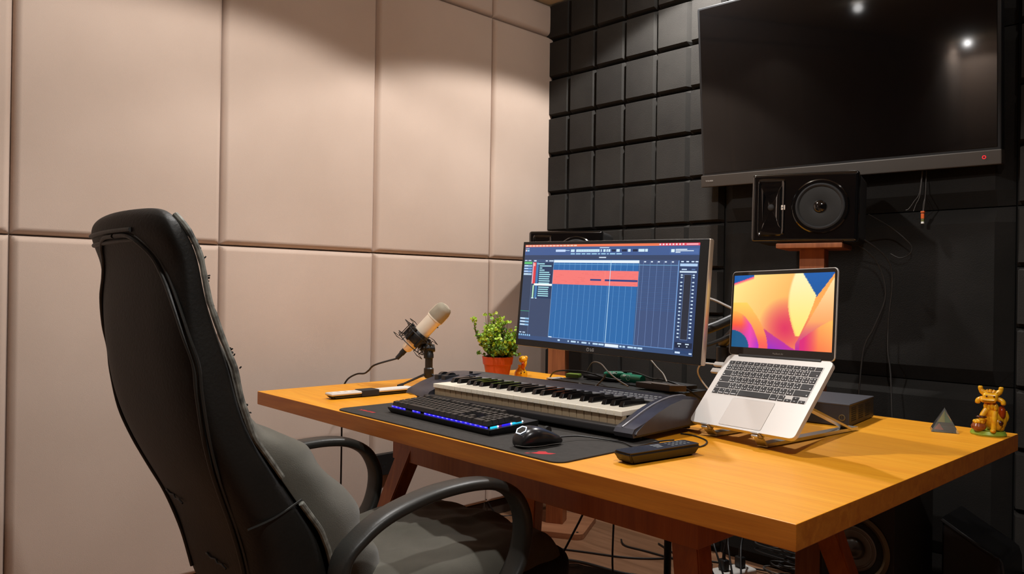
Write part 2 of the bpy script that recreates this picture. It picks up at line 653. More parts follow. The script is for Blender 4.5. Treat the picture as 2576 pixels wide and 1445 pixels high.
XC = 1.235
SEC = [  # z, rear y, front y, half width
    (0.43, -2.222, -2.10, 0.17), (0.50, -2.240, -2.10, 0.215), (0.54, -2.250, -2.108, 0.222), (0.60, -2.265, -2.127, 0.228), (0.64, -2.280, -2.145, 0.231),
    (0.70, -2.310, -2.190, 0.235), (0.76, -2.343, -2.232, 0.239), (0.833, -2.376, -2.284, 0.238), (0.90, -2.396, -2.306, 0.234),
    (0.956, -2.406, -2.318, 0.23), (1.01, -2.413, -2.340, 0.225), (1.07, -2.416, -2.362, 0.221), (1.108, -2.416, -2.370, 0.219),
    (1.14, -2.420, -2.376, 0.217), (1.165, -2.431, -2.384, 0.215), (1.185, -2.439, -2.394, 0.212), (1.203, -2.442, -2.404, 0.204),
    (1.217, -2.440, -2.412, 0.186), (1.227, -2.434, -2.417, 0.155), (1.232, -2.429, -2.422, 0.09)]


def interp(z):
    S = SEC
    if z <= S[0][0]: return S[0][1:]
    for a, c in zip(S, S[1:]):
        if z <= c[0]:
            t = (z - a[0]) / (c[0] - a[0])
            return tuple(a[k] + (c[k] - a[k]) * t for k in (1, 2, 3))
    return S[-1][1:]


def sup(v, n): return math.copysign(abs(v) ** (2.0 / n), v)


b = MB()
rings = []
for z, yr, yf, hw in SEC:
    yc, hy = (yr + yf) / 2, (yf - yr) / 2
    ring = []
    for i in range(44):
        t = 2 * PI * i / 44
        sx, sy = sup(math.cos(t), 5.0), sup(math.sin(t), 4.0)
        bulge = -0.012 * (1 - sx * sx) if sy < 0 else 0.01 * (1 - sx * sx)
        ring.append(L(XC + hw * sx, yc + hy * sy + bulge, z))
    rings.append(ring)
b.loft(rings)
back = obj('backrest', b, M_leather, chair, ang=50)
back.modifiers.clear(); md = back.modifiers.new('s', 'SUBSURF'); md.levels = 1; md.render_levels = 2


def edge_pts(side, fy, z0, z1, n=26, off=0.0):
    out = []
    for i in range(n):
        z = z0 + (z1 - z0) * i / (n - 1)
        yr, yf, hw = interp(z)
        out.append(L(XC + side * (hw * 0.985 + off), yr + (yf - yr) * fy, z))
    return out


def rear_y(x, z):
    yr, yf, hw = interp(z)
    sx = max(-0.995, min(0.995, (x - XC) / hw))
    return (yr + yf) / 2 - (yf - yr) / 2 * (1 - abs(sx) ** 5) ** 0.25 - 0.012 * (1 - sx * sx)


seam = [(1.24, 1.184), (1.30, 1.182), (1.338, 1.168), (1.37, 1.143), (1.397, 1.109), (1.425, 1.069), (1.447, 1.013), (1.458, 0.964), (1.458, 0.916), (1.452, 0.84),
        (1.435, 0.778), (1.415, 0.72), (1.395, 0.66), (1.38, 0.58), (1.37, 0.50)]
for side in (-1, 1):
    b = MB()
    P_ = [L(XC + side * (x - XC), rear_y(x, z) - 0.002, z) for x, z in seam]
    b.tube(P_, 0.0040, 8, sub=5)
    b.tube([(p[0] + side * 0.013, p[1] + 0.0035, p[2] + 0.002) for p in P_], 0.0024, 6, sub=5)
    obj('seam_piping', b, M_leather2, back)
for side in (-1, 1):
    b = MB()
    pts = edge_pts(side, 0.93, 0.755, 1.215)
    random.seed(3 + side)
    b.tube(pts, [0.0048 + 0.0012 * random.random() for _ in range(40)], 8, sub=2)
    o = obj('edge_piping', b, M_worn, back); o['label'] = 'worn pale piping'
    b = MB(); b.tube(edge_pts(side, 0.95, 0.55, 0.70, 12), 0.0055, 8, sub=2)
    o = obj('edge_piping', b, M_worn, back); o['label'] = 'worn pale piping'
# frayed tufts on the front right edge
b = MB()
random.seed(11)
for i in range(34):
    z = random.choice([random.uniform(0.95, 1.19), random.uniform(1.10, 1.2), random.uniform(0.86, 0.99)])
    yr, yf, hw = interp(z)
    p = Vector(L(XC + hw * random.uniform(0.86, 0.97), yf + 0.004, z))
    q = p + Vector((random.uniform(0, 0.004), random.uniform(0.001, 0.003), random.uniform(-0.004, 0.004)))
    b.tube([p, (p + q) / 2 + Vector((0, 0.001, 0.001)), q], 0.0013, 4, sub=2)
tag(obj('frayed_leather', b, M_leather, back), kind='stuff')
# ribs across the top of the rear
for z, dz in ((1.190, 0.0), (1.172, 0.002)):
    b = MB()
    pts = [L(x, rear_y(x, z) - 0.001, z + 0.003 * (1 - ((x - XC) / 0.2) ** 2)) for x in [1.06 + (1.32 - 1.06) * i / 14 for i in range(15)]]
    b.tube(pts, 0.0045, 8, sub=2)
    obj('rib', b, M_leather2, back)
# lower side bolster seam + torn stitching on the rear
b = MB()
yr, yf, hw = interp(0.70)
b.tube([L(XC + hw - 0.004, yr + 0.012, 0.672), L(XC + hw + 0.0005, (yr + yf) / 2, 0.685), L(XC + hw - 0.003, yf - 0.006, 0.707)], 0.0022, 6, sub=6)
obj('stitched_seam', b, M_leather2, back)
for (x0, x1, z) in ((1.10, 1.20, 0.672), (1.22, 1.31, 0.562)):
    b = MB()
    b.tube([L(x0 + (x1 - x0) * k / 8, rear_y(x0 + (x1 - x0) * k / 8, z) - 0.0005 - 0.0015 * (k % 2), z + 0.002 * math.sin(k * 2.1) - 0.006 * k / 8) for k in range(9)], 0.0020, 6, sub=2)
    obj('stitched_seam', b, M_leather2, back)

# grey shirt bulging over the front of the back
prof = [(0.50, -1.925), (0.55, -1.945), (0.583, -1.968), (0.633, -1.998), (0.692, -2.038), (0.741, -2.078), (0.785, -2.125),
        (0.81, -2.172), (0.83, -2.225), (0.87, -2.268), (0.93, -2.292), (0.985, -2.318), (1.01, -2.336)]


def wr(x, z):
    return (0.011 * math.sin(46 * z + 17 * x + 2 * math.sin(22 * x)) * math.exp(-((z - 0.66) / 0.09) ** 2) + 0.005 * math.sin(38 * z + 14 * x) + 0.004 * math.sin(80 * z - 33 * x)) * (1 if z < 0.84 else 0.4)


pf2 = []
for (za, ya), (zb, yb_) in zip(prof, prof[1:]):
    for k in range(4): pf2.append((za + (zb - za) * k / 4, ya + (yb_ - ya) * k / 4))
prof = pf2 + [prof[-1]]
b = MB()
nx = 45
vs = []
for z, yc in prof:
    yr, yf, hw = interp(z)
    h2 = hw * 0.955
    for i in range(nx):
        sx = -1 + 2 * i / (nx - 1)
        y = (yf - 0.012) + (yc - yf + 0.012) * max(0.0, 1 - abs(sx) ** 3.2) ** 0.55
        vs.append(L(XC + h2 * sx, y + wr(sx * h2, z) * (1 - sx ** 4), z))
fs = [(j * nx + i, j * nx + i + 1, (j + 1) * nx + i + 1, (j + 1) * nx + i) for j in range(len(prof) - 1) for i in range(nx - 1)]
b.add(vs, fs)
o = obj('backrest_cover', b, M_shirt, chair, ang=80)
o.modifiers.clear(); md = o.modifiers.new('so', 'SOLIDIFY'); md.thickness = 0.003; md.offset = -1
md = o.modifiers.new('s', 'SUBSURF'); md.levels = 1; md.render_levels = 2

# seat
b = MB(); b.box(L(0.985, -2.16, 0.36), L(1.495, -1.455, 0.468), 0.05, seg=5)
seat = obj('seat', b, M_leather, chair, ang=60)


def seat_f(u, v):
    x = 0.985 + 0.505 * u
    y = -2.15 + 0.66 * v
    du, dv = min(u, 1 - u) * 0.505, (1 - v) * 0.66
    z = 0.506
    for d, r, dr in ((du, 0.05, 0.075), (dv, 0.07, 0.07)):
        if d < r:
            q = 1 - d / r
            z -= dr * (1 - math.sqrt(max(0, 1 - q * q)))
    z += 0.012 * math.sin(PI * u) * 0.6
    z += 0.0045 * math.sin(30 * x + 19 * y) * math.sin(24 * y - 9 * x) + 0.002 * math.sin(75 * x - 40 * y) + 0.0025 * math.sin(52 * y + 20 * x + 2 * math.sin(15 * x))
    # a fold running across the middle
    fx = x - (1.20 + 0.3 * (y + 1.85))
    z += 0.008 * math.exp(-(fx / 0.012) ** 2) * (1 if v > 0.25 else 0.3)
    return L(x, y, z)


b = MB(); b.grid(seat_f, 60, 60)
# skirt of the cloth around the seat
n = 40
def skirt(u, v):
    per = u * 3
    if per < 1: p = seat_f(1.0, per)
    elif per < 2: p = seat_f(2 - per, 1.0)
    else: p = seat_f(0.0, 3 - per)
    out = Vector((0, 0, 0))
    z = p[2] - v * (0.062 + 0.014 * math.sin(per * 9))
    k = 0.006 * math.sin(per * 34) * v
    if per < 1: return (p[0] + 0.006 * v + k, p[1], z)
    if per < 2: return (p[0], p[1] + 0.006 * v + k, z)
    return (p[0] - 0.006 * v - k, p[1], z)
b.grid(skirt, 120, 6)
bmesh.ops.remove_doubles(b.bm, verts=b.bm.verts, dist=0.0008)
o = obj('seat_cover', b, M_shirt, chair, ang=80)

# armrests: flat loops
def armrest(x, sgn):
    pts = [L(x, -2.12, 0.455), L(x, -2.155, 0.53), L(x, -2.15, 0.60), L(x, -2.111, 0.637), L(x, -2.063, 0.662), L(x, -1.999, 0.679), L(x, -1.93, 0.689),
           L(x, -1.846, 0.690), L(x, -1.778, 0.679), L(x, -1.722, 0.649), L(x, -1.692, 0.60), L(x, -1.688, 0.552), L(x, -1.703, 0.50), L(x, -1.735, 0.455), L(x, -1.76, 0.42)]
    prof = [(0.0275 * sup(math.cos(t), 3.2), 0.0125 * sup(math.sin(t), 2.6)) for t in [2 * PI * i / 20 for i in range(20)]]
    b = MB(); b.tube(pts, 1.0, sub=5, prof=prof)
    obj('armrest', b, M_arm, chair, ang=60)
    b = MB()
    b.box(L(min(x, x - sgn * 0.07), -1.80, 0.395), L(max(x, x - sgn * 0.07), -1.735, 0.425), 0.006)
    obj('armrest_bracket', b, M_arm, chair)
    b = MB()
    b.box(L(min(x, x - sgn * 0.07), -2.14, 0.435), L(max(x, x - sgn * 0.07), -2.08, 0.462), 0.006)
    obj('armrest_bracket', b, M_arm, chair)
armrest(0.952, -1)
armrest(1.532, 1)
b = MB()
b.box(L(1.12, -2.0, 0.30), L(1.36, -1.72, 0.358), 0.01)
b.cyl(L(CX, CY, 0.10), L(CX, CY, 0.20), 0.03); b.cyl(L(CX, CY, 0.2), L(CX, CY, 0.31), 0.018)
b.box(L(1.2, -2.22, 0.31), L(1.28, -1.95, 0.34), 0.006)
b.box(L(1.2, -2.235, 0.31), L(1.28, -2.2, 0.5), 0.006)
obj('column', b, M_black, chair)
for k in range(5):
    a = 2 * PI * k / 5 + 0.3
    T = Matrix.Rotation(a, 4, 'Z')
    b = MB()
    b.loft([[(0.02, -0.028, 0.075), (0.02, 0.028, 0.075), (0.02, 0.024, 0.125), (0.02, -0.024, 0.125)],
            [(0.30, -0.018, 0.066), (0.30, 0.018, 0.066), (0.30, 0.014, 0.088), (0.30, -0.014, 0.088)]], T=T)
    lg = obj('base_leg', b, M_black, chair)
    b = MB()
    for s in (-1, 1): b.cyl((0.285, s * 0.010, 0.027), (0.285, s * 0.026, 0.027), 0.027, seg=22, T=T)
    b.cyl((0.285, 0, 0.027), (0.285, 0, 0.07), 0.007, seg=10, T=T); b.cyl((0.285, -0.012, 0.027), (0.285, 0.012, 0.027), 0.01, seg=10, T=T)
    obj('caster', b, M_black, lg)
# ================================================================ TELEVISION
def TRS(x, y, z, a, b_, c): return TR(x, y, z, math.radians(a), math.radians(b_), math.radians(c))


M_tvglass = mat('dark_tv_glass', (9, 8, 8), 0.05, spec=0.55)
M_chin = mat('grey_brown_metal_chin', (74, 68, 62), 0.45, metal=0.3)
tv = thing('television', 'large wall-mounted flat television, switched off, grey lower bar, on the black foam wall', 'television',
           M=TRS(0.999, -0.1295, 1.530, 1.7, 6.1, 0.6))
TW, TH = 1.067, 0.720
b = MB(); b.box((0, 0, 0), (TW, 0.038, TH), 0.006); obj('housing', b, M_black, tv)
b = MB(); b.box((0.012, -0.0022, 0.054), (TW - 0.012, 0.001, TH - 0.01), 0.0008); obj('screen', b, M_tvglass, tv)
b = MB(); b.box((-0.004, -0.005, -0.002), (TW + 0.001, 0.036, 0.046), 0.004); chin = obj('lower_bar', b, M_chin, tv)
b = MB(); b.text('TOSHIBA', 0.0085, Matrix.Translation((0.018, -0.0055, 0.02)) @ Matrix.Rotation(PI / 2, 4, 'X')); o = obj('brand_lettering', b, mat('pale_lettering', (190, 186, 180), 0.5), chin)
b = MB(); b.lathe([(0.0058, 0), (0.0058, 0.001), (0.0036, 0.001), (0.0036, 0)], 24, T=Matrix.Translation((TW - 0.048, -0.005, 0.024)) @ Matrix.Rotation(PI / 2, 4, 'X'))
o = obj('standby_light', b, mat('red_led', (200, 30, 40), 0.4, emis=(230, 40, 50), es=0.9), chin)
b = MB(); b.box((0.3, 0.038, 0.2), (0.8, 0.06, 0.5), 0.004); obj('wall_bracket', b, M_black, tv)

# ================================================================ COMPUTER MONITOR
MW, MH = 0.655, 0.324
mon = thing('computer_monitor', 'black computer monitor showing music editing software with red tracks on blue', 'monitor',
            M=TRS(1.0265, -1.2245, 0.9238, 1.4, -4.3, 1.1))
b = MB(); b.box((0, 0.0015, 0), (MW + 0.003, 0.020, MH), 0.004, mi=1)
b.box((0, 0, 0.0005), (MW - 0.001, 0.0105, MH - 0.0006), 0.002, mi=0)
b.box((0.13, 0.018, 0.05), (0.53, 0.045, 0.27), 0.015, mi=0)
housing = obj('housing', b, [M_black, mat('pale_champagne_edge', (214, 196, 176), 0.35, metal=0.5)], mon)

DX0, DX1, DZ0, DZ1 = 0.0105, MW - 0.026, 0.0205, MH - 0.0105
QS = []


def q(u0, v0, u1, v1, col, lvl=1): QS.append((u0, v0, u1, v1, col, lvl))


random.seed(5)
q(0, 0, 1, 1, (52, 72, 104), 0)
# menu bar, warm colours changing to the right
for i in range(20):
    t = i / 19
    c = (238, 112, 88) if t < 0.25 else ((240, 122, 84) if t < 0.8 else (232, 78, 96))
    q(i / 20, 0, (i + 1) / 20, 0.024, c)
for i in range(15):
    x = 0.004 + i * 0.0225
    q(x, 0.006, x + 0.017, 0.018, (250, 214, 190), 2)
for i in range(8): q(0.80 + i * 0.0165, 0.005, 0.809 + i * 0.0165, 0.019, (255, 226, 226), 2)
q(0.935, 0.007, 0.992, 0.018, (255, 190, 200), 2)
# title and tool bars
q(0, 0.024, 1, 0.11, (64, 92, 146))
q(0, 0.11, 1, 0.155, (52, 68, 100))
q(0.475, 0.032, 0.53, 0.041, (190, 214, 236), 2)
for i, c in enumerate(((255, 190, 170), (190, 235, 190), (200, 220, 250))): q(0.004 + i * 0.009, 0.038, 0.010 + i * 0.009, 0.046, c, 2)
q(0.004, 0.054, 0.013, 0.07, (250, 220, 210), 2); q(0.015, 0.056, 0.03, 0.07, (160, 220, 255), 2)
q(0.206, 0.052, 0.268, 0.076, (196, 216, 248), 2); q(0.268, 0.060, 0.294, 0.066, (190, 220, 246), 2)
for x0, x1 in ((0.302, 0.325), (0.335, 0.475), (0.482, 0.488), (0.497, 0.51), (0.515, 0.523), (0.526, 0.537)):
    q(x0, 0.052, x1, 0.078, (204, 232, 246), 2)
for i in range(12): q(0.346 + i * 0.0105, 0.056, 0.3465 + i * 0.0105 + 0.002, 0.074, (150, 190, 220), 3)
for x0, x1 in ((0.545, 0.568), (0.602, 0.63), (0.662, 0.688)): q(x0, 0.054, x1, 0.076, (20, 34, 66), 2)
for x0, x1 in ((0.572, 0.59), (0.636, 0.65), (0.693, 0.725), (0.728, 0.742)): q(x0, 0.052, x1, 0.078, (210, 234, 246), 2)
x = 0.302
for wd in (0.03, 0.032, 0.026, 0.028, 0.034, 0.016, 0.03, 0.014, 0.034, 0.034):
    q(x, 0.09, x + wd - 0.004, 0.103, (150, 196, 226), 2); x += wd + 0.003
q(0.475, 0.127, 0.516, 0.138, (205, 222, 240), 2)
q(0.855, 0.05, 0.995, 0.10, (84, 112, 168), 1)
q(0.862, 0.056, 0.879, 0.084, (225, 245, 250), 2)
q(0.884, 0.055, 0.94, 0.063, (226, 240, 250), 2); q(0.884, 0.068, 0.972, 0.075, (226, 240, 250), 2); q(0.884, 0.08, 0.908, 0.088, (226, 240, 250), 2)
# inspector, far left
q(0, 0.155, 0.060, 0.955, (50, 66, 94))
q(0.003, 0.162, 0.022, 0.172, (200, 220, 245), 2); q(0.028, 0.162, 0.048, 0.172, (200, 220, 245), 2)
q(0.002, 0.180, 0.056, 0.205, (96, 196, 120), 2)
for i, c in enumerate(((140, 180, 220), (110, 160, 220), (130, 170, 226), (176, 206, 232))):
    q(0.002, 0.214 + i * 0.029, 0.057, 0.234 + i * 0.029, c, 2)
    q(0.006, 0.219 + i * 0.029, 0.03, 0.226 + i * 0.029, (224, 240, 250), 3)
q(0.0595, 0.16, 0.0605, 0.955, (120, 146, 190), 2)
q(0.0, 0.6995, 0.061, 0.704, (70, 170, 130), 2)
for i in range(3):
    q(0.002, 0.772 + i * 0.032, 0.063, 0.79 + i * 0.032, (140, 186, 226), 2)
    q(0.006, 0.776 + i * 0.032, 0.036, 0.785 + i * 0.032, (226, 240, 250), 3)
q(0.004, 0.922, 0.018, 0.932, (200, 226, 250), 2); q(0.026, 0.922, 0.044, 0.932, (200, 226, 250), 2)
for i in range(6): q(0.001 + i * 0.014, 0.944, 0.009 + i * 0.014, 0.962, (150, 206, 250), 2)
# track list
q(0.062, 0.155, 0.198, 0.186, (60, 84, 124)); q(0.067, 0.163, 0.084, 0.176, (220, 230, 245), 2)
for x in (0.145, 0.168, 0.182): q(x, 0.163, x + 0.014, 0.176, (200, 220, 240), 2)
q(0.086, 0.186, 0.198, 0.56, (34, 56, 92))
q(0.062, 0.186, 0.068, 0.41, (245, 190, 205), 2); q(0.0675, 0.186, 0.084, 0.41, (222, 64, 72), 2)
q(0.086, 0.186, 0.101, 0.56, (62, 120, 176), 2); q(0.066, 0.195, 0.078, 0.225, (250, 170, 160), 3)
rowh = (0.545 - 0.19) / 16
for i in range(16):
    y = 0.19 + i * rowh
    wd = (0.05, 0.078, 0.018, 0.034, 0.066, 0.074, 0.07, 0.068, 0.072, 0.07, 0, 0.07, 0.066, 0.068, 0.07, 0.07)[i]
    x0 = 0.09 if i == 0 else 0.108
    if wd: q(x0, y + 0.005, x0 + wd, y + rowh - 0.006, (166, 222, 232), 2)
q(0.078, 0.407, 0.198, 0.428, (242, 250, 248), 3)
q(0.0705, 0.427, 0.079, 0.556, (188, 238, 196), 2)
q(0.066, 0.556, 0.082, 0.566, (200, 230, 245), 2); q(0.092, 0.556, 0.103, 0.566, (200, 230, 245), 2)
q(0.062, 0.57, 0.198, 0.955, (56, 72, 104))
q(0.1985, 0.16, 0.2, 0.955, (150, 184, 226), 2)
# timeline
q(0.2, 0.155, 0.70, 0.955, (38, 104, 168)); q(0.70, 0.155, 0.905, 0.955, (62, 82, 124))
q(0.2, 0.16, 0.702, 0.186, (232, 242, 248), 2)
q(0.2, 0.2, 0.902, 0.2035, (130, 190, 230), 2)
for i in range(46):
    y = 0.21 + i * 0.0162
    q(0.2, y, 0.905, y + 0.0016, (44, 100, 160) if i % 3 else (52, 112, 172), 1.5) if y < 0.62 else None
for i in range(1, 16):
    x = 0.2 + i * 0.0336
    q(x, 0.187, x + 0.0016, 0.955, (104, 158, 212), 2)
for i in range(6):
    x = 0.7235 + i * 0.0355
    q(x, 0.165, x + 0.0016, 0.955, (112, 138, 186), 2)
    if i < 5: q(x + 0.004, 0.166, x + 0.014, 0.178, (210, 224, 240), 2)
q(0.2, 0.262, 0.702, 0.406, (246, 122, 118), 3)
for i in range(60):
    x, y = random.uniform(0.205, 0.69), random.uniform(0.27, 0.4)
    q(x, y, x + random.uniform(0.008, 0.03), y + 0.0022, (232, 104, 104), 3.3)
q(0.433, 0.345, 0.497, 0.362, (40, 62, 128), 3.5); q(0.518, 0.345, 0.70, 0.363, (40, 62, 128), 3.5)
q(0.517, 0.262, 0.5184, 0.346, (250, 150, 130), 3.5)
q(0.5452, 0.16, 0.5482, 0.955, (190, 226, 250), 4)
q(0.903, 0.158, 0.9065, 0.955, (110, 156, 214), 2)
# meter column
q(0.908, 0.155, 1, 0.985, (44, 64, 104))
for x in (0.915, 0.94, 0.965, 0.984): q(x, 0.163, x + 0.013, 0.174, (206, 226, 245), 2)
q(0.911, 0.186, 0.995, 0.21, (176, 206, 240), 2)
q(0.92, 0.233, 0.945, 0.243, (190, 214, 240), 2); q(0.968, 0.233, 0.985, 0.243, (90, 120, 170), 2)
q(0.911, 0.252, 0.993, 0.267, (206, 226, 245), 2)
q(0.934, 0.281, 0.97, 0.862, (120, 146, 190), 2); q(0.9352, 0.284, 0.9688, 0.859, (40, 44, 58), 3)
for i in range(18):
    y = 0.283 + i * 0.0325
    if i in (1,): y -= 0.012
    for x in (0.918, 0.976):
        q(x, y, x + 0.009, y + 0.011, (210, 232, 248), 2); q(x + (0.009 if x < 0.93 else -0.004), y + 0.004, x + (0.013 if x < 0.93 else 0), y + 0.007, (170, 200, 230), 2)
q(0.912, 0.885, 0.995, 0.935, (24, 36, 62), 2)
for x in (0.925, 0.962): q(x, 0.893, x + 0.018, 0.903, (210, 230, 245), 3); q(x + 0.006, 0.915, x + 0.012, 0.924, (210, 230, 245), 3)
# bottom bars
q(0.0, 0.955, 1, 1, (52, 78, 120)); q(0.2, 0.948, 0.905, 0.955, (96, 140, 200), 2)
for x, wd in ((0.262, 0.014), (0.325, 0.008), (0.345, 0.03), (0.385, 0.008), (0.41, 0.03), (0.452, 0.008), (0.476, 0.03), (0.51, 0.03), (0.628, 0.012), (0.645, 0.014), (0.672, 0.03), (0.705, 0.016), (0.725, 0.026)):
    q(x, 0.966, x + wd, 0.982, (190, 220, 245), 2)
q(0.546, 0.962, 0.622, 0.99, (228, 240, 250), 3)
q(0.915, 0.968, 0.94, 0.984, (205, 225, 250), 2); q(0.982, 0.972, 0.996, 0.984, (205, 225, 250), 2); q(0.202, 0.944, 0.222, 0.954, (220, 236, 250), 3)

bm = bmesh.new()
cl = bm.loops.layers.float_color.new('Col')
for u0, v0, u1, v1, col, lvl in QS:
    xs = (DX0 + (DX1 - DX0) * u0, DX0 + (DX1 - DX0) * u1)
    zs = (DZ1 - (DZ1 - DZ0) * v0, DZ1 - (DZ1 - DZ0) * v1)
    y = -0.0004 - lvl * 0.00006
    f = bm.faces.new([bm.verts.new((xs[0], y, zs[1])), bm.verts.new((xs[1], y, zs[1])), bm.verts.new((xs[1], y, zs[0])), bm.verts.new((xs[0], y, zs[0]))])
    for lp in f.loops: lp[cl] = (*lin(col), 1)
me = bpy.data.meshes.new('display'); bm.to_mesh(me); bm.free()
me.materials.append(attr_emit('monitor_picture', 1.0))
o = bpy.data.objects.new('display', me); C.objects.link(o); o.parent = mon
b = MB(); T = Matrix.Translation((0.297, -0.0004, 0.0062)) @ Matrix.Rotation(PI / 2, 4, 'X')
b.lathe([(0.0052, 0), (0.0052, 0.0004), (0.0042, 0.0004), (0.0042, 0)], 24, T=T @ Matrix.Translation((-0.008, 0.004, 0)))
b.cyl((-0.008, 0.0062, 0), (-0.008, 0.0062, 0.0005), 0.0011, seg=10, T=T); b.box((-0.0084, 0.0018, 0), (-0.0056, 0.0026, 0.0005), T=T)
b.text('LG', 0.0115, T, bold=True)
obj('brand_lettering', b, mat('grey_lettering', (170, 168, 164), 0.5), housing)

# ================================================================ LAPTOP
LPM = TR(1.7169, -1.1357, 0.9393, -0.1791, 0.8396, -0.037)
lap = thing('laptop', 'open silver laptop with a colourful petal wallpaper on a raised stand', 'laptop', M=LPM)
LW, LD = 0.304, 0.212
b = MB()
b.prism(rrect(LW, LD, 0.011, 5, 0, -LD), -0.0105, 0.0, bev=0.0012)
base = obj('base', b, M_alu, lap)
M_keyb = mat('black_keycap', (34, 34, 36), 0.55)
M_leg = mat('white_key_legend', (225, 225, 225), 0.6)
b = MB(); b.box((0.016, -0.122, 0.0), (0.288, -0.0185, 0.00035)); obj('keyboard_well', b, mat('silver_keyboard_well', (196, 193, 189), 0.5, metal=0.3), lap)


def lkey(x0, x1, y0, y1, kind):
    b = MB()
    b.box((x0, y0, 0.0004), (x1, y1, 0.0016), 0.0004, seg=1)
    z = 0.00165
    cx, cy = (x0 + x1) / 2, (y0 + y1) / 2
    def d(x, y, w_, h_): b.add([(x - w_, y - h_, z), (x + w_, y - h_, z), (x + w_, y + h_, z), (x - w_, y + h_, z)], [(0, 1, 2, 3)], 1)
    if kind == 4:
        for sx in (-1, 1):
            for sy in (-1, 1): d(cx + sx * 0.0038, cy + sy * 0.0038, 0.0013, 0.0015)
    elif kind == 3:
        d(cx - 0.0035, cy - 0.0038, 0.0014, 0.0015); d(cx + 0.0038, cy - 0.004, 0.0014, 0.0013); d(cx - 0.001, cy + 0.0042, 0.0014, 0.0012)
    elif kind == 1:
        d(cx, cy, 0.0013, 0.001)
    elif kind == 'l': d(x0 + 0.0042, y0 + 0.004, 0.002, 0.0012)
    elif kind == 'r': d(x1 - 0.0042, y0 + 0.004, 0.0014, 0.0014)
    elif kind == 'w': d(cx, y0 + 0.0034, (x1 - x0) * 0.36, 0.0008); d(x1 - 0.0035, y1 - 0.0038, 0.0012, 0.0012)
    o = obj('key', b, [M_keyb, M_leg], lap, flat=True)
    return o


kx0, kx1 = 0.0175, 0.2865
W_ = kx1 - kx0
g = 0.0026
fw = W_ / 14
for i in range(14): lkey(kx0 + i * fw + g / 2, kx0 + (i + 1) * fw - g / 2, -0.0292, -0.0198, 1 if i < 13 else None)
u = W_ / 14.5
rws = [([1] * 13 + [1.5], -0.0485, 4), ([1.5] + [1] * 13, -0.0671, 3), ([1.75] + [1] * 11 + [1.75], -0.0857, 3), ([2.25] + [1] * 10 + [2.25], -0.1043, 3)]
for ws, y0, kd in rws:
    x = kx0
    for i, wd in enumerate(ws):
        k = kd if wd == 1 else ('l' if i == 0 else 'r')
        if y0 == -0.0671 and i >= 11: k = 4
        lkey(x + g / 2, x + wd * u - g / 2, y0 + g / 2, y0 + 0.0186 - g / 2, k)
        x += wd * u
x = kx0
for wd, k in ((1, 'l'), (1, 'w'), (1, 'w'), (1.25, 'w'), (5, None), (1.25, 'w'), (1, 'w')):
    lkey(x + g / 2, x + wd * u - g / 2, -0.1229 + g / 2, -0.1043 - g / 2, k); x += wd * u
lkey(x + g / 2, x + u - g / 2, -0.1229 + g / 2, -0.1140, 1); x += u
lkey(x + g / 2, x + u - g / 2, -0.1229 + g / 2, -0.1140, 1); lkey(x + g / 2, x + u - g / 2, -0.1132, -0.1043 - g / 2, 1); x += u
lkey(x + g / 2, x + u - g / 2, -0.1229 + g / 2, -0.1140, 1)
b = MB()
b.prism(rrect(0.123, 0.078, 0.004, 3, 0.0905, -0.2065), 0.0, 0.0004, mi=1); b.prism(rrect(0.1222, 0.0772, 0.0038, 3, 0.0909, -0.2061), 0.0002, 0.0006)
obj('trackpad', b, [mat('trackpad_silver', (222, 216, 210), 0.35, metal=0.2), mat('trackpad_gap', (120, 112, 104), 0.6)], lap)
b = MB(); b.box((0.033, -0.0035, -0.0045), (0.271, 0.0035, 0.0028), 0.0015); obj('hinge', b, M_black, lap)
# lid
a = 0.6521
lm_ = Matrix.Translation((0, 0.0, 0.0)) @ Matrix.Rotation(a - PI / 2, 4, 'X')   # local z of lid = up direction
lid = bpy.data.objects.new('lid', None); C.objects.link(lid); lid.parent = lap
bpy.data.objects.remove(lid)
RX90 = Matrix.Rotation(PI / 2, 4, 'X')
b = MB(); b.prism(rrect(LW, LD, 0.010, 6), -0.0042, 0.0, T=lm_ @ RX90 , bev=0.0008)
lid = obj('lid', b, M_alu, lap)
b = MB(); b.prism(rrect(LW - 0.003, LD - 0.003, 0.009, 6, 0.0015, 0.0015), 0.0, 0.0006, T=lm_ @ RX90)
obj('bezel', b, M_gloss, lid)


def mixc(a_, b_, t):
    t = max(0.0, min(1.0, t))
    return tuple(a_[k] + (b_[k] - a_[k]) * t for k in range(3))


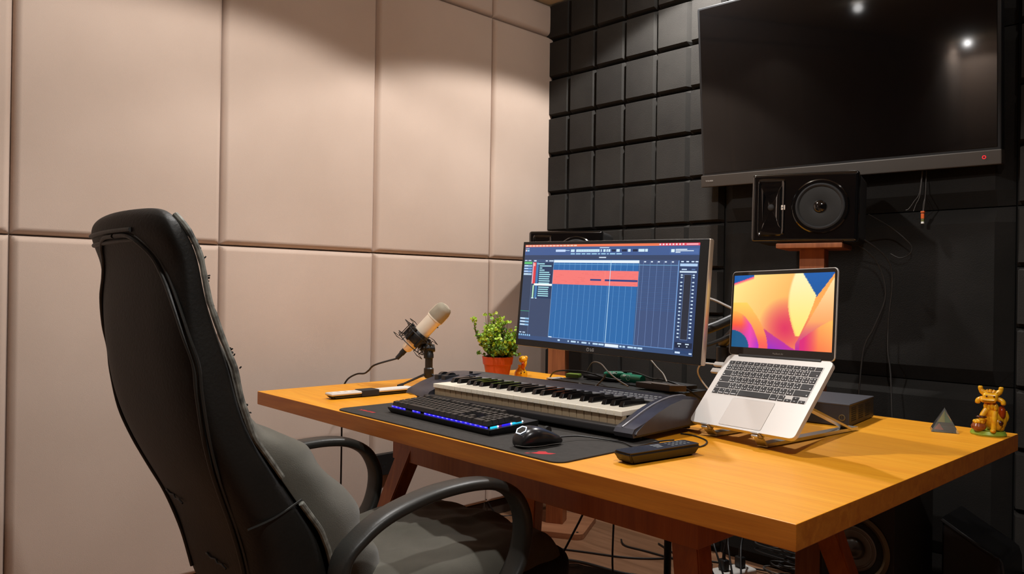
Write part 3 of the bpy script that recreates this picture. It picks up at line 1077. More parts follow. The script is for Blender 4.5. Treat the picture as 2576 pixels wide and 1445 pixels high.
def wall_col(u, v):     # v measured upwards; overlapping petals
    blue = mixc((18, 74, 124), (8, 92, 172), v)
    c = blue
    # back petal filling the middle
    top = 0.90 + 0.4 * (u - 0.02) if u < 0.22 else 1.1
    right = 1.0 - 2.0 * max(0, u - 0.70) ** 1.0 if u > 0.70 else 1.2
    lowl = 0.30 - 0.9 * u
    if v < min(top, 1.2) and not (u > 0.70 and v > 1.0 - 2.2 * (u - 0.70) and v > 0.70 + 1.9 * (u - 0.85)) and v > lowl:
        c = mixc((255, 240, 150), (255, 170, 84), min(1, 1.1 * u + 0.5 * (1 - v)))
        d = math.hypot((u - 0.56) / 0.28, (v - 0.28) / 0.42)
        c = mixc((226, 50, 96), c, d ** 1.3)
        if u < 0.22 and v < top and top - v < 0.04: c = mixc((255, 60, 120), c, (top - v) / 0.04)
    # bright petal
    l1 = 0.585 + 0.055 * math.sin((v - 0.2) * 4)
    xl = 0.66 - 0.085 * math.sin(PI * min(1, max(0, (v - 0.18) / 0.95))) if v > 0.18 else 9
    xr = 0.66 + 0.62 * max(0, v - 0.18) * 0.42 + (0.03 * math.sin(PI * v))
    if xl < u < xr + 0.02 and v > 0.18 and v < 1.02 - 2.2 * max(0, u - 0.70):
        c = mixc((255, 226, 96), (255, 246, 190), v)
        if u < xl + 0.02: c = mixc((255, 190, 110), c, (u - xl) / 0.02)
    # right petal
    yl = 0.12 + 2.05 * (u - 0.655)
    if u > 0.66 and v < 0.06 + 2.55 * (u - 0.655) and v < 0.93 + (u - 1) * 1.55 + 0.0:
        c = mixc((255, 150, 80), (255, 236, 176), (v - 0.2) / 0.75)
        c = mixc((190, 40, 150), c, (v - 0.02) / 0.36)
    if u > 0.70 and v < 0.40 - 1.25 * (1 - u) ** 1.25:
        c = mixc((255, 112, 70), (255, 190, 96), (v + (u - 0.8)) / 0.55)
        c = mixc((222, 40, 120), c, (u - 0.74) / 0.14)
    # left layered petals
    e3 = 0.78 - 1.02 * u - 0.15 * math.sin(PI * u)
    if u < 0.68 and v < 0.58 - 0.22 * math.sin(u * 1.6) - 0.58 * u and u > 0.16:
        c = mixc((150, 42, 206), (240, 66, 90), (v + 0.3 * (0.5 - u)) / 0.42)
        c = mixc(c, (214, 40, 140), (u - 0.4) / 0.3)
    x2 = 0.40 - 0.36 * max(0, v - 0.0) ** 1.5 - 0.02
    if v < 0.62 and u < 0.13 + 0.26 * math.cos(min(PI / 2, v / 0.66 * PI / 2)):
        t = (u - 0.05) / 0.33
        c = mixc((255, 214, 96), (255, 110, 70), 1 - v / 0.62)
        c = mixc(c, (250, 90, 90), (0.2 - v) / 0.2)
    if v < 0.50 and u < 0.30 * math.sqrt(max(0, 1 - (v / 0.50) ** 1.4)):
        c = mixc((170, 44, 200), (255, 90, 60), (v - 0.06) / 0.26)
        c = mixc(c, (255, 180, 80), (v - 0.30) / 0.18)
        c = mixc(c, (238, 70, 180), 1 - abs(u - 0.2) / 0.1)
    if v < 0.235 * math.sqrt(max(0, 1 - (u / 0.19) ** 2)) + 0.0: c = (14, 88, 136)
    return c


bm = bmesh.new()
cl = bm.loops.layers.float_color.new('Col')
nu_, nv_ = 150, 96
x0, x1, z0, z1 = 0.0072, LW - 0.0072, 0.0205, LD - 0.0105
TM = lm_
vv = [[bm.verts.new(TM @ Vector((x0 + (x1 - x0) * i / nu_, -0.0009, z0 + (z1 - z0) * j / nv_))) for i in range(nu_ + 1)] for j in range(nv_ + 1)]
cc = [[(*lin(wall_col(i / nu_, j / nv_)), 1) for i in range(nu_ + 1)] for j in range(nv_ + 1)]
for j in range(nv_):
    for i in range(nu_):
        f = bm.faces.new([vv[j][i], vv[j][i + 1], vv[j + 1][i + 1], vv[j + 1][i]])
        for lp, (jj, ii) in zip(f.loops, ((j, i), (j, i + 1), (j + 1, i + 1), (j + 1, i))): lp[cl] = cc[jj][ii]
me = bpy.data.meshes.new('display'); bm.to_mesh(me); bm.free()
me.materials.append(attr_emit('laptop_picture', 1.0))
o = bpy.data.objects.new('display', me); C.objects.link(o); o.parent = lid
b = MB(); b.text('MacBook Air', 0.0058, lm_ @ Matrix.Translation((0.136, -0.0007, 0.0075)) @ RX90); obj('brand_lettering', b, mat('dim_lettering', (130, 124, 116), 0.5), lid)

# laptop stand: folding aluminium bars
st = thing('laptop_stand', 'folding silver aluminium stand holding the laptop above the desk', 'stand', (1.80, -1.14, DZ))
def SL(p): return (p[0] - 1.80, p[1] + 1.14, p[2] - DZ)
def wpt(x, y, z): return tuple(LPM @ Vector((x, y, z)))
for k, lx in enumerate((0.055, 0.205)):
    b = MB()
    f0 = Vector(wpt(lx, -0.216, -0.0135)); f1 = Vector(wpt(lx, -0.02, -0.0135))
    foot_b = Vector((f1.x + 0.02, -0.90, DZ + 0.006)); foot_f = Vector((f0.x, f0.y + 0.02, DZ + 0.006))
    flat = [(0.011, -0.0028), (0.011, 0.0028), (-0.011, 0.0028), (-0.011, -0.0028)]
    b.tube([SL(f0), SL(f1)], 1, sub=1, prof=flat); obj('support_arm', b, M_silver, st)
    b = MB(); b.box((-0.011, -0.0, -0.003), (0.011, 0.004, 0.016), 0.001, T=Matrix.Translation(SL((0, 0, 0))) @ LPM @ Matrix.Translation((lx, -0.2175, -0.0105)))
    b.box((-0.009, -0.006, 0.004), (0.009, 0.0, 0.012), 0.002, mi=1, T=Matrix.Translation(SL((0, 0, 0))) @ LPM @ Matrix.Translation((lx, -0.2125, -0.0)) if False else Matrix.Translation(SL((0, 0, 0))) @ LPM @ Matrix.Translation((lx, -0.2175, -0.0105)))
    obj('lip', b, [M_silver, M_silver], st)
    b = MB(); b.tube([SL(foot_f), SL(foot_b)], 1, sub=1, prof=[(0.012, -0.004), (0.012, 0.004), (-0.012, 0.004), (-0.012, -0.004)]); obj('foot', b, M_silver, st)
    mid = f0.lerp(f1, 0.62)
    b = MB(); b.tube([SL((foot_b.x, foot_b.y - 0.03, foot_b.z)), SL(mid)], 1, sub=1, prof=flat); obj('strut', b, M_silver, st)
    b = MB(); b.tube([SL(f0), SL((foot_f.x, foot_f.y, foot_f.z))], 1, sub=1, prof=flat); obj('strut', b, M_silver, st)
# ================================================================ PIANO-STYLE MIDI KEYBOARD
M_mbody = mat('dark_blue_grey_plastic', (58, 59, 68), 0.36, noise=1, nscale=40, rgb2=(50, 50, 58), bump=0.1, bscale=500)
M_mdark = mat('dark_grey_plastic', (44, 43, 44), 0.4)
M_wkey = mat('ivory_key', (252, 244, 224), 0.25)
M_wlow = mat('ivory_key_front', (206, 184, 150), 0.6)
M_bkey = mat('piano_black_key', (20, 18, 18), 0.12, coat=0.5)
midi = thing('midi_keyboard', 'dark grey piano keyboard controller with ivory and black keys', 'keyboard', (0.80, -1.487, 0.7545), math.radians(1.6))
KX0, NW, KW = 0.145, 29, 0.02368
KX1 = KX0 + NW * KW
b = MB()
# rear panel
pf = [(0.150, 0.016), (0.150, 0.066), (0.166, 0.0705), (0.206, 0.077), (0.236, 0.076), (0.25, 0.066), (0.255, 0.016)]
def ext(b, prof, x0, x1, mi=0):
    n = len(prof)
    b.loft([[(x0, y, z) for y, z in prof], [(x1, y, z) for y, z in prof]], mi)
ext(b, pf, KX0 - 0.006, KX1 + 0.004)
b.box((KX0 - 0.006, 0.0, 0.010), (KX1 + 0.004, 0.255, 0.022), 0.003)
obj('body', b, M_mbody, midi)
b = MB(); b.box((KX0 - 0.02, -0.022, 0.009), (KX1 + 0.004, 0.004, 0.029), 0.005, seg=3); obj('front_rail', b, M_mdark, midi)
b = MB(); b.box((KX0, 0.146, 0.068), (KX1, 0.156, 0.0725), 0.001)
obj('trim_strip', b, mat('grey_trim', (128, 128, 132), 0.4), midi)
# right end cheek
capR = [(-0.032, 0.010), (-0.036, 0.020), (-0.028, 0.030), (0.01, 0.043), (0.06, 0.060), (0.11, 0.073), (0.165, 0.081), (0.215, 0.082), (0.238, 0.078), (0.250, 0.068), (0.254, 0.050), (0.250, 0.010)]
b = MB(); ext(b, capR, KX1 + 0.003, KX1 + 0.062)
bmesh.ops.bevel(b.bm, geom=[e for e in b.bm.edges if abs(e.verts[0].co.x - e.verts[1].co.x) < 1e-6 and e.verts[0].co.x > KX1 + 0.05], offset=0.006, segments=3, affect='EDGES')
obj('end_cheek', b, M_mbody, midi, ang=32)
b = MB(); b.tube([(KX1 + 0.022, y, z + 0.0008) for y, z in capR[2:9]], 0.0022, 6, sub=3); obj('cheek_ridge', b, mat('light_grey_ridge', (150, 150, 156), 0.3), midi)
# left end cheek: flared, slopes down to the front left corner
b = MB()
capL0 = [(0.03, 0.010), (0.012, 0.018), (0.02, 0.034), (0.07, 0.055), (0.12, 0.066), (0.18, 0.074), (0.235, 0.072), (0.25, 0.04), (0.25, 0.010)]
capL1 = [(-0.01, 0.010), (-0.022, 0.020), (-0.01, 0.036), (0.05, 0.056), (0.11, 0.069), (0.17, 0.077), (0.236, 0.076), (0.253, 0.05), (0.253, 0.010)]
b.loft([[(0.0, y, z * 0.86) for y, z in capL0], [(0.02, y, z) for y, z in capL0], [(0.11, y, z) for y, z in capL1], [(KX0 - 0.004, y, z) for y, z in capL1]])
obj('end_cheek', b, M_mbody, midi, ang=50)
# wheels, jog knobs
for x in (0.07, 0.103):
    b = MB(); b.box((x - 0.010, 0.075, 0.05), (x + 0.010, 0.135, 0.0745), 0.003); obj('wheel_bezel', b, M_mdark, midi)
    b = MB(); b.cyl((x - 0.0065, 0.105, 0.058), (x + 0.0065, 0.105, 0.058), 0.024, seg=26); obj('wheel', b, mat('chrome_black', (60, 60, 64), 0.15, metal=0.8), midi)
b = MB(); b.box((0.122, 0.165, 0.07), (0.132, 0.172, 0.0835), 0.001); obj('slider', b, M_black, midi)
# printed control labels on the right of the rear panel (tiny white lines)
b = MB()
random.seed(2)
for r in range(2):
    x = KX1 - 0.20
    while x < KX1 - 0.01:
        wd = random.uniform(0.006, 0.016)
        b.box((x, 0.172 + r * 0.016, 0.0712 + r * 0.0025), (x + wd, 0.176 + r * 0.016, 0.0735 + r * 0.0025))
        x += wd + 0.004
obj('button_row', b, mat('pale_grey_buttons', (168, 170, 172), 0.5), midi)
whites = [k for k in range(NW)]
pat = [1, 1, 0, 1, 1, 1, 0]     # black key after C D F G A
for k in range(NW):
    x = KX0 + k * KW
    b = MB()
    b.box((x + 0.0006, 0.0, 0.0485), (x + KW - 0.0006, 0.150, 0.0605), 0.0012)
    b.box((x + 0.0012, 0.006, 0.024), (x + KW - 0.0012, 0.02, 0.0485), 0, mi=1)
    obj('white_key', b, [M_wkey, M_wlow], midi)
for k in range(NW - 1):
    if not pat[k % 7]: continue
    sh = {0: -0.0025, 1: 0.0025, 3: -0.003, 4: 0, 5: 0.003}[k % 7]
    x = KX0 + (k + 1) * KW + sh
    hw = 0.0068
    b = MB()
    f = [(x - hw, 0.050), (x + hw, 0.050)]
    b.loft([[(x - hw, 0.054, 0.0600), (x + hw, 0.054, 0.0600), (x + hw, 0.150, 0.0600), (x - hw, 0.150, 0.0600)],
            [(x - hw * 0.85, 0.062, 0.0735), (x + hw * 0.85, 0.062, 0.0735), (x + hw * 0.85, 0.150, 0.0735), (x - hw * 0.85, 0.150, 0.0735)]])
    bmesh.ops.bevel(b.bm, geom=list(b.bm.edges), offset=0.0013, segments=2, affect='EDGES')
    obj('black_key', b, M_bkey, midi)
b = MB()
for x, y in ((0.05, 0.03), (KX1 + 0.03, 0.02), (0.05, 0.23), (KX1 + 0.03, 0.23)): b.cyl((x, y, 0.0), (x, y, 0.012), 0.011, seg=16)
obj('rubber_feet', b, M_blackm, midi)

# ================================================================ DESK MAT
mat_t = thing('desk_mat', 'large black cloth desk mat with red corner prints along the front edge of the desk', 'mat', (0, 0, 0), 0)
def dk(u, v, z=DZ): return Matrix.Translation((0.3507, -1.7443, 0)) @ Matrix.Rotation(DR, 4, 'Z') @ Vector((u, v, z))
o_ = dk(0.492, 0.006)
mat_t.location = o_; mat_t.rotation_euler = (0, 0, DR)
M_mat = mat('black_cloth_mat', (66, 63, 60), 0.9, noise=0.2, nscale=60, bump=0.5, bscale=900, spec=0.2)
b = MB(); b.prism(rrect(0.868, 0.352, 0.028, 6), 0.0001, 0.0032, bev=0.001); sheet = obj('mat_sheet', b, M_mat, mat_t)
M_red = mat('red_print', (186, 34, 40), 0.8)
b = MB()
T = Matrix.Translation((0.052, 0.040, 0.0033))
b.text('X', 0.017, T @ Matrix.Diagonal((1.3, 1, 1, 1)), 0.0001, bold=True)
b.prism([(0.014, 0.002), (0.030, 0.002), (0.034, 0.012), (0.018, 0.012)], 0, 0.0002, T=T)
b.prism([(0.034, 0.002), (0.050, 0.002), (0.052, 0.006), (0.036, 0.006)], 0, 0.0002, T=T)
b.prism([(0.037, 0.008), (0.053, 0.008), (0.055, 0.012), (0.039, 0.012)], 0, 0.0002, T=T)
b.prism([(0.054, 0.002), (0.070, 0.002), (0.074, 0.012), (0.058, 0.012)], 0, 0.0002, T=T)
o = obj('corner_print', b, M_red, mat_t); o['label'] = 'small red wordmark'
b = MB()
T = Matrix.Translation((0.765, 0.022, 0.0033)) @ Matrix.Rotation(0.5, 4, 'Z')
b.prism([(0, 0), (0.020, -0.004), (0.044, 0.003), (0.052, 0.014), (0.034, 0.015), (0.026, 0.026), (0.012, 0.022), (0.010, 0.012)], 0, 0.0002, T=T)
b.prism([(-0.012, -0.006), (-0.004, -0.007), (0.002, -0.002), (-0.007, 0.0)], 0, 0.0002, T=T)
o = obj('corner_print', b, M_red, mat_t); o['label'] = 'red winged emblem'

# ================================================================ COMPUTER KEYBOARD
kb = thing('computer_keyboard', 'black mechanical computer keyboard with blue and cyan glowing edge lights on the desk mat', 'keyboard', (0.983, -1.672, DZ + 0.0035), math.radians(-2.6))
KBW, KBD = 0.442, 0.158
b = MB()
b.loft([[(0.008, 0.006, 0), (KBW - 0.008, 0.006, 0), (KBW - 0.004, KBD, 0), (0.004, KBD, 0)],
        [(0, 0, 0.012), (KBW, 0, 0.012), (KBW, KBD, 0.020), (0, KBD, 0.020)], [(0.0, 0.0, 0.0145), (KBW, 0.0, 0.0145), (KBW, KBD, 0.0225), (0.0, KBD, 0.0225)]])
bmesh.ops.bevel(b.bm, geom=list(b.bm.edges), offset=0.0018, segments=2, affect='EDGES')
obj('case', b, M_black, kb)
M_kcap = mat('grey_black_keycap', (44, 43, 41), 0.45)
M_leds = [mat('blue_led_strip', (40, 30, 220), 0.4, emis=(44, 34, 225), es=1.0), mat('cyan_led_strip', (0, 140, 170), 0.4, emis=(40, 190, 225), es=1.2), mat('white_led_spot', (240, 250, 255), 0.4, emis=(235, 250, 255), es=1.6), mat('purple_led_strip', (90, 20, 90), 0.4, emis=(120, 30, 130), es=0.6), mat('pale_blue_led', (120, 110, 250), 0.4, emis=(132, 122, 255), es=1.4)]
slope = math.atan2(0.008, KBD)
TK = Matrix.Translation((0, 0, 0.0145)) @ Matrix.Rotation(slope, 4, 'X')
for x0, x1 in ((0.012, 0.078), (0.112, 0.148), (0.166, 0.424)):
    b = MB()
    x = x0
    while x < x1 - 0.002:
        b.box((x, 0.0070, 0.0002), (min(x1, x + 0.0165), 0.0085, 0.0042), mi=0, T=TK)
        b.box((x + 0.002, 0.0062, 0.0022), (min(x1, x + 0.009), 0.0072, 0.0038), mi=4, T=TK)
        x += 0.019
    obj('front_light_strip', b, M_leds, kb)
b = MB()
for y0, y1, mi in ((0.012, 0.034, 1), (0.036, 0.046, 3), (0.048, 0.074, 0), (0.08, 0.112, 1)):
    b.box((KBW - 0.0135, y0, 0.0002), (KBW - 0.0115, y1, 0.0045), mi=mi, T=TK)
for y in (0.034, 0.076, 0.112): b.ell((KBW - 0.011, y, 0.003), 0.0024, mi=2, T=TK, seg=10, rings=6)
obj('side_light_strip', b, M_leds, kb)
UU = 0.0190
ncap = 0


rest = MB()
def cap(x, y, wu=1.0, hu=1.0):
    global ncap
    w_, h_ = UU * wu - 0.001, UU * hu - 0.001
    z0, z1 = 0.0052, 0.0165 + 0.0012 * (y / 0.12)
    bb = MB() if ncap < 100 else rest
    bb.loft([[(x, y, z0), (x + w_, y, z0), (x + w_, y + h_, z0), (x, y + h_, z0)],
             [(x + 0.0026, y + 0.0016, z1 - 0.0006), (x + w_ - 0.0026, y + 0.0016, z1 - 0.0006), (x + w_ - 0.0026, y + h_ - 0.0035, z1), (x + 0.0026, y + h_ - 0.0035, z1)]], T=TK)
    if ncap < 100: obj('keycap', bb, M_kcap, kb, flat=True)
    ncap += 1


X0, Y0 = 0.0125, 0.010
def krow(y, ws, x=X0):
    for wd in ws:
        if wd < 0: x += -wd * UU; continue
        cap(x, y, wd); x += wd * UU
krow(Y0, [1.25, 1.25, 1.25, 6.25, 1.25, 1.25, 1.25, 1.25, -0.25, 1, 1, 1, -0.25, 2, 1])
krow(Y0 + UU, [2.25] + [1] * 10 + [2.75, -1.25, 1, -1.25, 1, 1, 1])
krow(Y0 + 2 * UU, [1.75] + [1] * 11 + [2.25, -3.5, 1, 1, 1])
krow(Y0 + 3 * UU, [1.5] + [1] * 12 + [1.5, -0.25, 1, 1, 1, -0.25, 1, 1, 1])
krow(Y0 + 4 * UU, [1] * 13 + [2, -0.25, 1, 1, 1, -0.25, 1, 1, 1, 1])
krow(Y0 + 5.4 * UU, [1, -1] + [1] * 4 + [-0.5] + [1] * 4 + [-0.5] + [1] * 4 + [-0.25, 1, 1, 1])
o = obj('keycap', rest, M_kcap, kb, flat=True); o['kind'] = 'stuff'
for y, hu in ((Y0, 2), (Y0 + 2 * UU, 2)):
    pass
b = MB(); b.box((X0 + 15.0 * UU, Y0 + 1.1 * UU, 0.002), (X0 + 15.8 * UU, Y0 + 1.6 * UU, 0.006), 0.001, T=TK)
obj('blue_key_light', b, mat('blue_glow', (60, 60, 230), 0.4, emis=(90, 90, 255), es=1.3), kb)

# ================================================================ MOUSE
ms = thing('computer_mouse', 'black computer mouse with a glowing white hexagon outline on the desk mat', 'mouse', (1.562, -1.676, DZ + 0.0036), math.radians(-8))
MS = 1.10
b = MB()
rings = []
for k in range(13):
    t = k / 12
    y = -0.052 + 0.106 * t
    hw = 0.031 * (math.sin(PI * min(1, max(0.0, (t + 0.10) / 1.2))) ** 0.45) * (1 - 0.10 * math.exp(-((t - 0.55) / 0.15) ** 2))
    h = 0.040 * math.sin(PI * (0.12 + 0.80 * (1 - (1 - t) ** 1.0) ** 0.62)) ** 0.75 if t > 0 else 0.014
    h = [0.018, 0.031, 0.0375, 0.0405, 0.0410, 0.0400, 0.0380, 0.0350, 0.0315, 0.0275, 0.0235, 0.019, 0.012][k]
    if k == 0: hw = 0.018
    if k == 12: hw = 0.02
    ring = []
    for i in range(24):
        a_ = 2 * PI * i / 24
        sx, sz = sup(math.cos(a_), 2.6), sup(math.sin(a_), 2.4)
        ring.append((hw * sx, y, h / 2 + h / 2 * sz if sz > 0 else h / 2 + (h / 2) * sz))
    rings.append([(p[0] * MS, p[1] * MS, p[2] * MS) for p in ring])
b.loft(rings)
o = obj('shell', b, mat('satin_black_mouse', (30, 29, 31), 0.28), ms, ang=60)
o.modifiers.clear(); md = o.modifiers.new('s', 'SUBSURF'); md.levels = 1; md.render_levels = 2
b = MB()
T = Matrix.Scale(MS, 4) @ Matrix.Translation((0, -0.0385, 0.0325)) @ Matrix.Rotation(math.radians(37), 4, 'X')
hexo = [(0.0135 * math.cos(PI / 3 * i), 0.0110 * math.sin(PI / 3 * i), 0.0024) for i in range(6)]
b.tube(hexo, 0.0009, 6, sub=1, closed=True, T=T)
obj('hexagon_light', b, mat('white_ring_light', (230, 240, 255), 0.4, emis=(225, 238, 255), es=2.0), ms)
b = MB(); b.prism([(p[0] * 0.92, p[1] * 0.92) for p in hexo], -0.004, 0.0021, T=T); obj('hexagon_plate', b, mat('smoky_plate', (58, 62, 62), 0.15, metal=0.4), ms)
b = MB(); b.cyl((-0.0035, 0.026, 0.0275), (0.0035, 0.026, 0.0275), 0.0085, seg=18, T=Matrix.Scale(MS, 4)); obj('scroll_wheel', b, M_blackm, ms)
b = MB(); b.tube([(0, -0.054, 0.0055), (0.024, -0.044, 0.0055), (0.0325, -0.015, 0.0055), (0.0305, 0.01, 0.0055), (0.031, 0.035, 0.0055)], 0.0009, 5, T=Matrix.Scale(MS, 4)); obj('side_trim', b, M_cable2, ms)
def mw(x, y, z): return ms.location + Matrix.Rotation(math.radians(-8), 3, 'Z') @ Vector((x, y, z))
p0 = Matrix.Rotation(math.radians(8), 4, 'Z')
b = MB()
def wm(x, y, z=DZ + 0.0065):
    v = Matrix.Rotation(math.radians(8), 3, 'Z') @ (Vector((x, y, z)) - ms.location); return tuple(v)
b.tube([(0, 0.056, 0.010), (0.002, 0.068, 0.012), wm(1.585, -1.555, DZ + 0.012), wm(1.63, -1.52), wm(1.675, -1.515), wm(1.72, -1.535, DZ + 0.006), wm(1.752, -1.548, DZ + 0.016), wm(1.79, -1.545, DZ + 0.03), wm(1.80, -1.50, DZ + 0.029)], 0.0017, 8)
obj('mouse_cable', b, M_cable, ms)
# ================================================================ REMOTES
rm = thing('remote_control', 'black television remote control lying near the front edge of the desk', 'remote', (1.806, -1.566, DZ), math.radians(-9))
RSc = Matrix.Diagonal((1.04, 1.08, 1.22, 1))
b = MB()
b.loft([[(-0.019, -0.083, 0.0), (0.019, -0.083, 0.0), (0.019, 0.083, 0.0), (-0.019, 0.083, 0.0)],
        [(-0.0235, -0.093, 0.010), (0.0235, -0.093, 0.010), (0.0235, 0.093, 0.010), (-0.0235, 0.093, 0.010)],
        [(-0.025, -0.097, 0.020), (0.025, -0.097, 0.020), (0.025, 0.097, 0.020), (-0.025, 0.097, 0.020)]])
bmesh.ops.bevel(b.bm, geom=list(b.bm.edges), offset=0.004, segments=3, affect='EDGES'); b.bm.transform(RSc)
obj('shell', b, mat('satin_black_remote', (28, 24, 23), 0.4), rm)
b = MB()
b.prism(rrect(0.044, 0.188, 0.006, 4, -0.022, -0.094), 0.0196, 0.0206, T=RSc)
obj('face_plate', b, mat('glossy_slate_face', (52, 56, 68), 0.12), rm)
b = MB()
for i in range(3):
    b.box((-0.013 + i * 0.009, -0.012, 0.0206), (-0.007 + i * 0.009, 0.012 - 0.004 * i, 0.0214), 0.0003)
for r in range(5):
    for i in range(3): b.cyl((-0.010 + i * 0.010, 0.03 + r * 0.011, 0.0206), (-0.010 + i * 0.010, 0.03 + r * 0.011, 0.0214), 0.0032, seg=12)
b.bm.transform(RSc)
obj('button_pad', b, mat('grey_rubber_buttons', (92, 96, 100), 0.5), rm)

r2 = thing('remote_control', 'long white remote control wrapped in black tape, left end of the desk', 'remote', (0.662, -1.512, DZ), math.radians(-3))
b = MB()
b.loft([[(-0.018, -0.135, 0.0), (0.018, -0.135, 0.0), (0.018, 0.14, 0.0), (-0.018, 0.14, 0.0)],
        [(-0.0225, -0.148, 0.012), (0.0225, -0.148, 0.012), (0.0225, 0.152, 0.010), (-0.0225, 0.152, 0.010)]])
bmesh.ops.bevel(b.bm, geom=list(b.bm.edges), offset=0.0035, segments=3, affect='EDGES')
obj('lower_shell', b, M_black, r2)
b = MB(); b.box((-0.0225, -0.15, 0.0105), (0.0225, 0.152, 0.0195), 0.004, seg=3); obj('upper_shell', b, mat('off_white_plastic', (214, 206, 196), 0.4), r2)
b = MB()
b.box((-0.0235, -0.045, 0.002), (0.0235, 0.018, 0.0215), 0.002); obj('tape', b, M_blackm, r2)
b = MB()
for i in range(3): b.box((-0.012, -0.135 + i * 0.024, 0.019), (0.004 + i * 0.003, -0.120 + i * 0.024, 0.0206), 0.001)
b.box((-0.012, 0.03, 0.019), (0.012, 0.135, 0.0202), 0.0006)
obj('button_pad', b, mat('pale_buttons', (236, 232, 226), 0.45), r2)

# ================================================================ MICROPHONE
M_chamois = mat('champagne_metal', (238, 222, 200), 0.3, metal=0.15)
M_grille = mat('champagne_mesh_grille', (176, 166, 146), 0.5, metal=0.4, bump=1.0, bscale=1400)
mc = Vector((0.560, -1.232, 0.945))
ax = Vector((0.118, 0.112, 0.176)).normalized()
sx_ = ax.cross(Vector((0, 0, 1))).normalized()
nrm = sx_.cross(ax)
MT = Matrix(((sx_.x, nrm.x, ax.x, 0), (sx_.y, nrm.y, ax.y, 0), (sx_.z, nrm.z, ax.z, 0), (0, 0, 0, 1)))
MIC = Matrix.Translation(mc + Vector((0.002, 0, -0.003))) @ MT @ Matrix.Diagonal((1.17, 1.17, 1.06, 1))      # local z along the mic
mic = thing('microphone', 'champagne coloured studio condenser microphone tilted in a shock mount', 'microphone', M=MIC)
b = MB(); b.lathe([(0.0, -0.085), (0.010, -0.085), (0.0155, -0.078), (0.0185, -0.060), (0.0235, -0.048), (0.0245, -0.03), (0.0245, 0.058), (0.0, 0.058)], 36); obj('body', b, M_chamois, mic)
b = MB()
b.lathe([(0.0, 0.058), (0.0242, 0.058), (0.0255, 0.062), (0.0262, 0.075), (0.0258, 0.098), (0.0235, 0.110), (0.018, 0.1165), (0.0, 0.1185)], 36); obj('grille', b, M_grille, mic)
b = MB()
arc = [(0, 0.0262 * math.cos(t), 0.092 + 0.0272 * math.sin(t)) for t in [PI * i / 14 for i in range(15)]]
b.tube([(0, 0.0265, 0.06)] + arc + [(0, -0.0265, 0.06)], 0.0014, 6, sub=1); b.lathe([(0.0246, 0.056), (0.0262, 0.057), (0.0262, 0.061), (0.0246, 0.062)], 36)
obj('grille_band', b, M_chamois, mic)
b = MB(); b.cyl((-0.002, -0.0249, 0.045), (0.002, -0.0249, 0.045), 0.0022, seg=8); obj('switch', b, M_black, mic)

sm = thing('shock_mount', 'black cage shock mount with wire loops gripping the microphone', 'microphone mount', M=MIC)
b = MB()
b.lathe([(0.0248, -0.046), (0.031, -0.046), (0.034, -0.036), (0.034, -0.014), (0.030, -0.004), (0.0248, -0.004)], 30)
for k in range(6):
    a_ = PI / 3 * k
    b.box((-0.005, 0.03, -0.05), (0.005, 0.039, -0.002), 0.002, T=Matrix.Rotation(a_, 4, 'Z'))
obj('clamp', b, M_black, sm)
b = MB()
for zc in (-0.055, -0.012):
    b.tube([(0.05 * math.cos(2 * PI * i / 20), 0.05 * math.sin(2 * PI * i / 20), zc) for i in range(20)], 0.0016, 6, sub=1, closed=True)
obj('ring', b, M_black, sm)
for k in range(4):
    a_ = PI / 2 * k + PI / 4
    T = Matrix.Rotation(a_, 4, 'Z')
    b = MB()
    b.tube([(0.046, -0.012, -0.004), (0.070, -0.012, -0.004), (0.070, 0.012, -0.004), (0.046, 0.012, -0.004), (0.046, 0.012, -0.06), (0.070, 0.012, -0.06), (0.070, -0.012, -0.06), (0.046, -0.012, -0.06)], 0.0014, 6, sub=1, closed=True, T=T)
    obj('wire_loop', b, M_black, sm)
    b = MB(); b.tube([(0.034, -0.008, -0.02), (0.050, 0.0, -0.012), (0.034, 0.008, -0.032), (0.05, 0, -0.055), (0.034, -0.008, -0.03)], 0.0016, 5, sub=1, T=T); obj('elastic_cord', b, M_cable, sm)
inv = MIC.inverted()
def LM(x, y, z): return tuple(inv @ Vector((x, y, z)))
b = MB(); b.tube([(0.0, -0.036, -0.03) if False else LM(0.567, -1.222, 0.905), LM(0.580, -1.22, 0.893), LM(0.590, -1.22, 0.878)], [0.011, 0.009], 12)
b.cyl(LM(0.575, -1.238, 0.884), LM(0.594, -1.202, 0.884), 0.012, seg=18)
obj('swivel_arm', b, M_black, sm)

HX, HY = 0.586, -1.22
tp = thing('microphone_stand', 'small black desktop tripod stand holding up the microphone', 'stand', (HX, HY, DZ))
b = MB()
b.lathe([(0, 0.028), (0.012, 0.028), (0.0175, 0.036), (0.0175, 0.062), (0.0135, 0.066), (0.0135, 0.098), (0.0165, 0.10), (0.0165, 0.112), (0.010, 0.124), (0, 0.124)], 24); obj('hub', b, M_black, tp)
b = MB(); b.box((-0.006, -0.02, 0.098), (0.006, 0.016, 0.136), 0.003); obj('knuckle', b, M_black, tp)
for a_, rl in ((-104, 0.112), (14, 0.10), (136, 0.11)):
    d = Vector((math.cos(math.radians(a_)), math.sin(math.radians(a_)), 0))
    b = MB(); b.cyl(tuple(d * 0.012 + Vector((0, 0, 0.043))), tuple(d * rl + Vector((0, 0, 0.006))), 0.0042, 0.0036, seg=10)
    lg = obj('leg', b, M_black, tp)
    b = MB(); b.cyl(tuple(d * (rl - 0.016) + Vector((0, 0, 0.0105))), tuple(d * (rl + 0.004) + Vector((0, 0, 0.0055))), 0.0055, seg=10); obj('rubber_foot', b, M_blackm, lg)

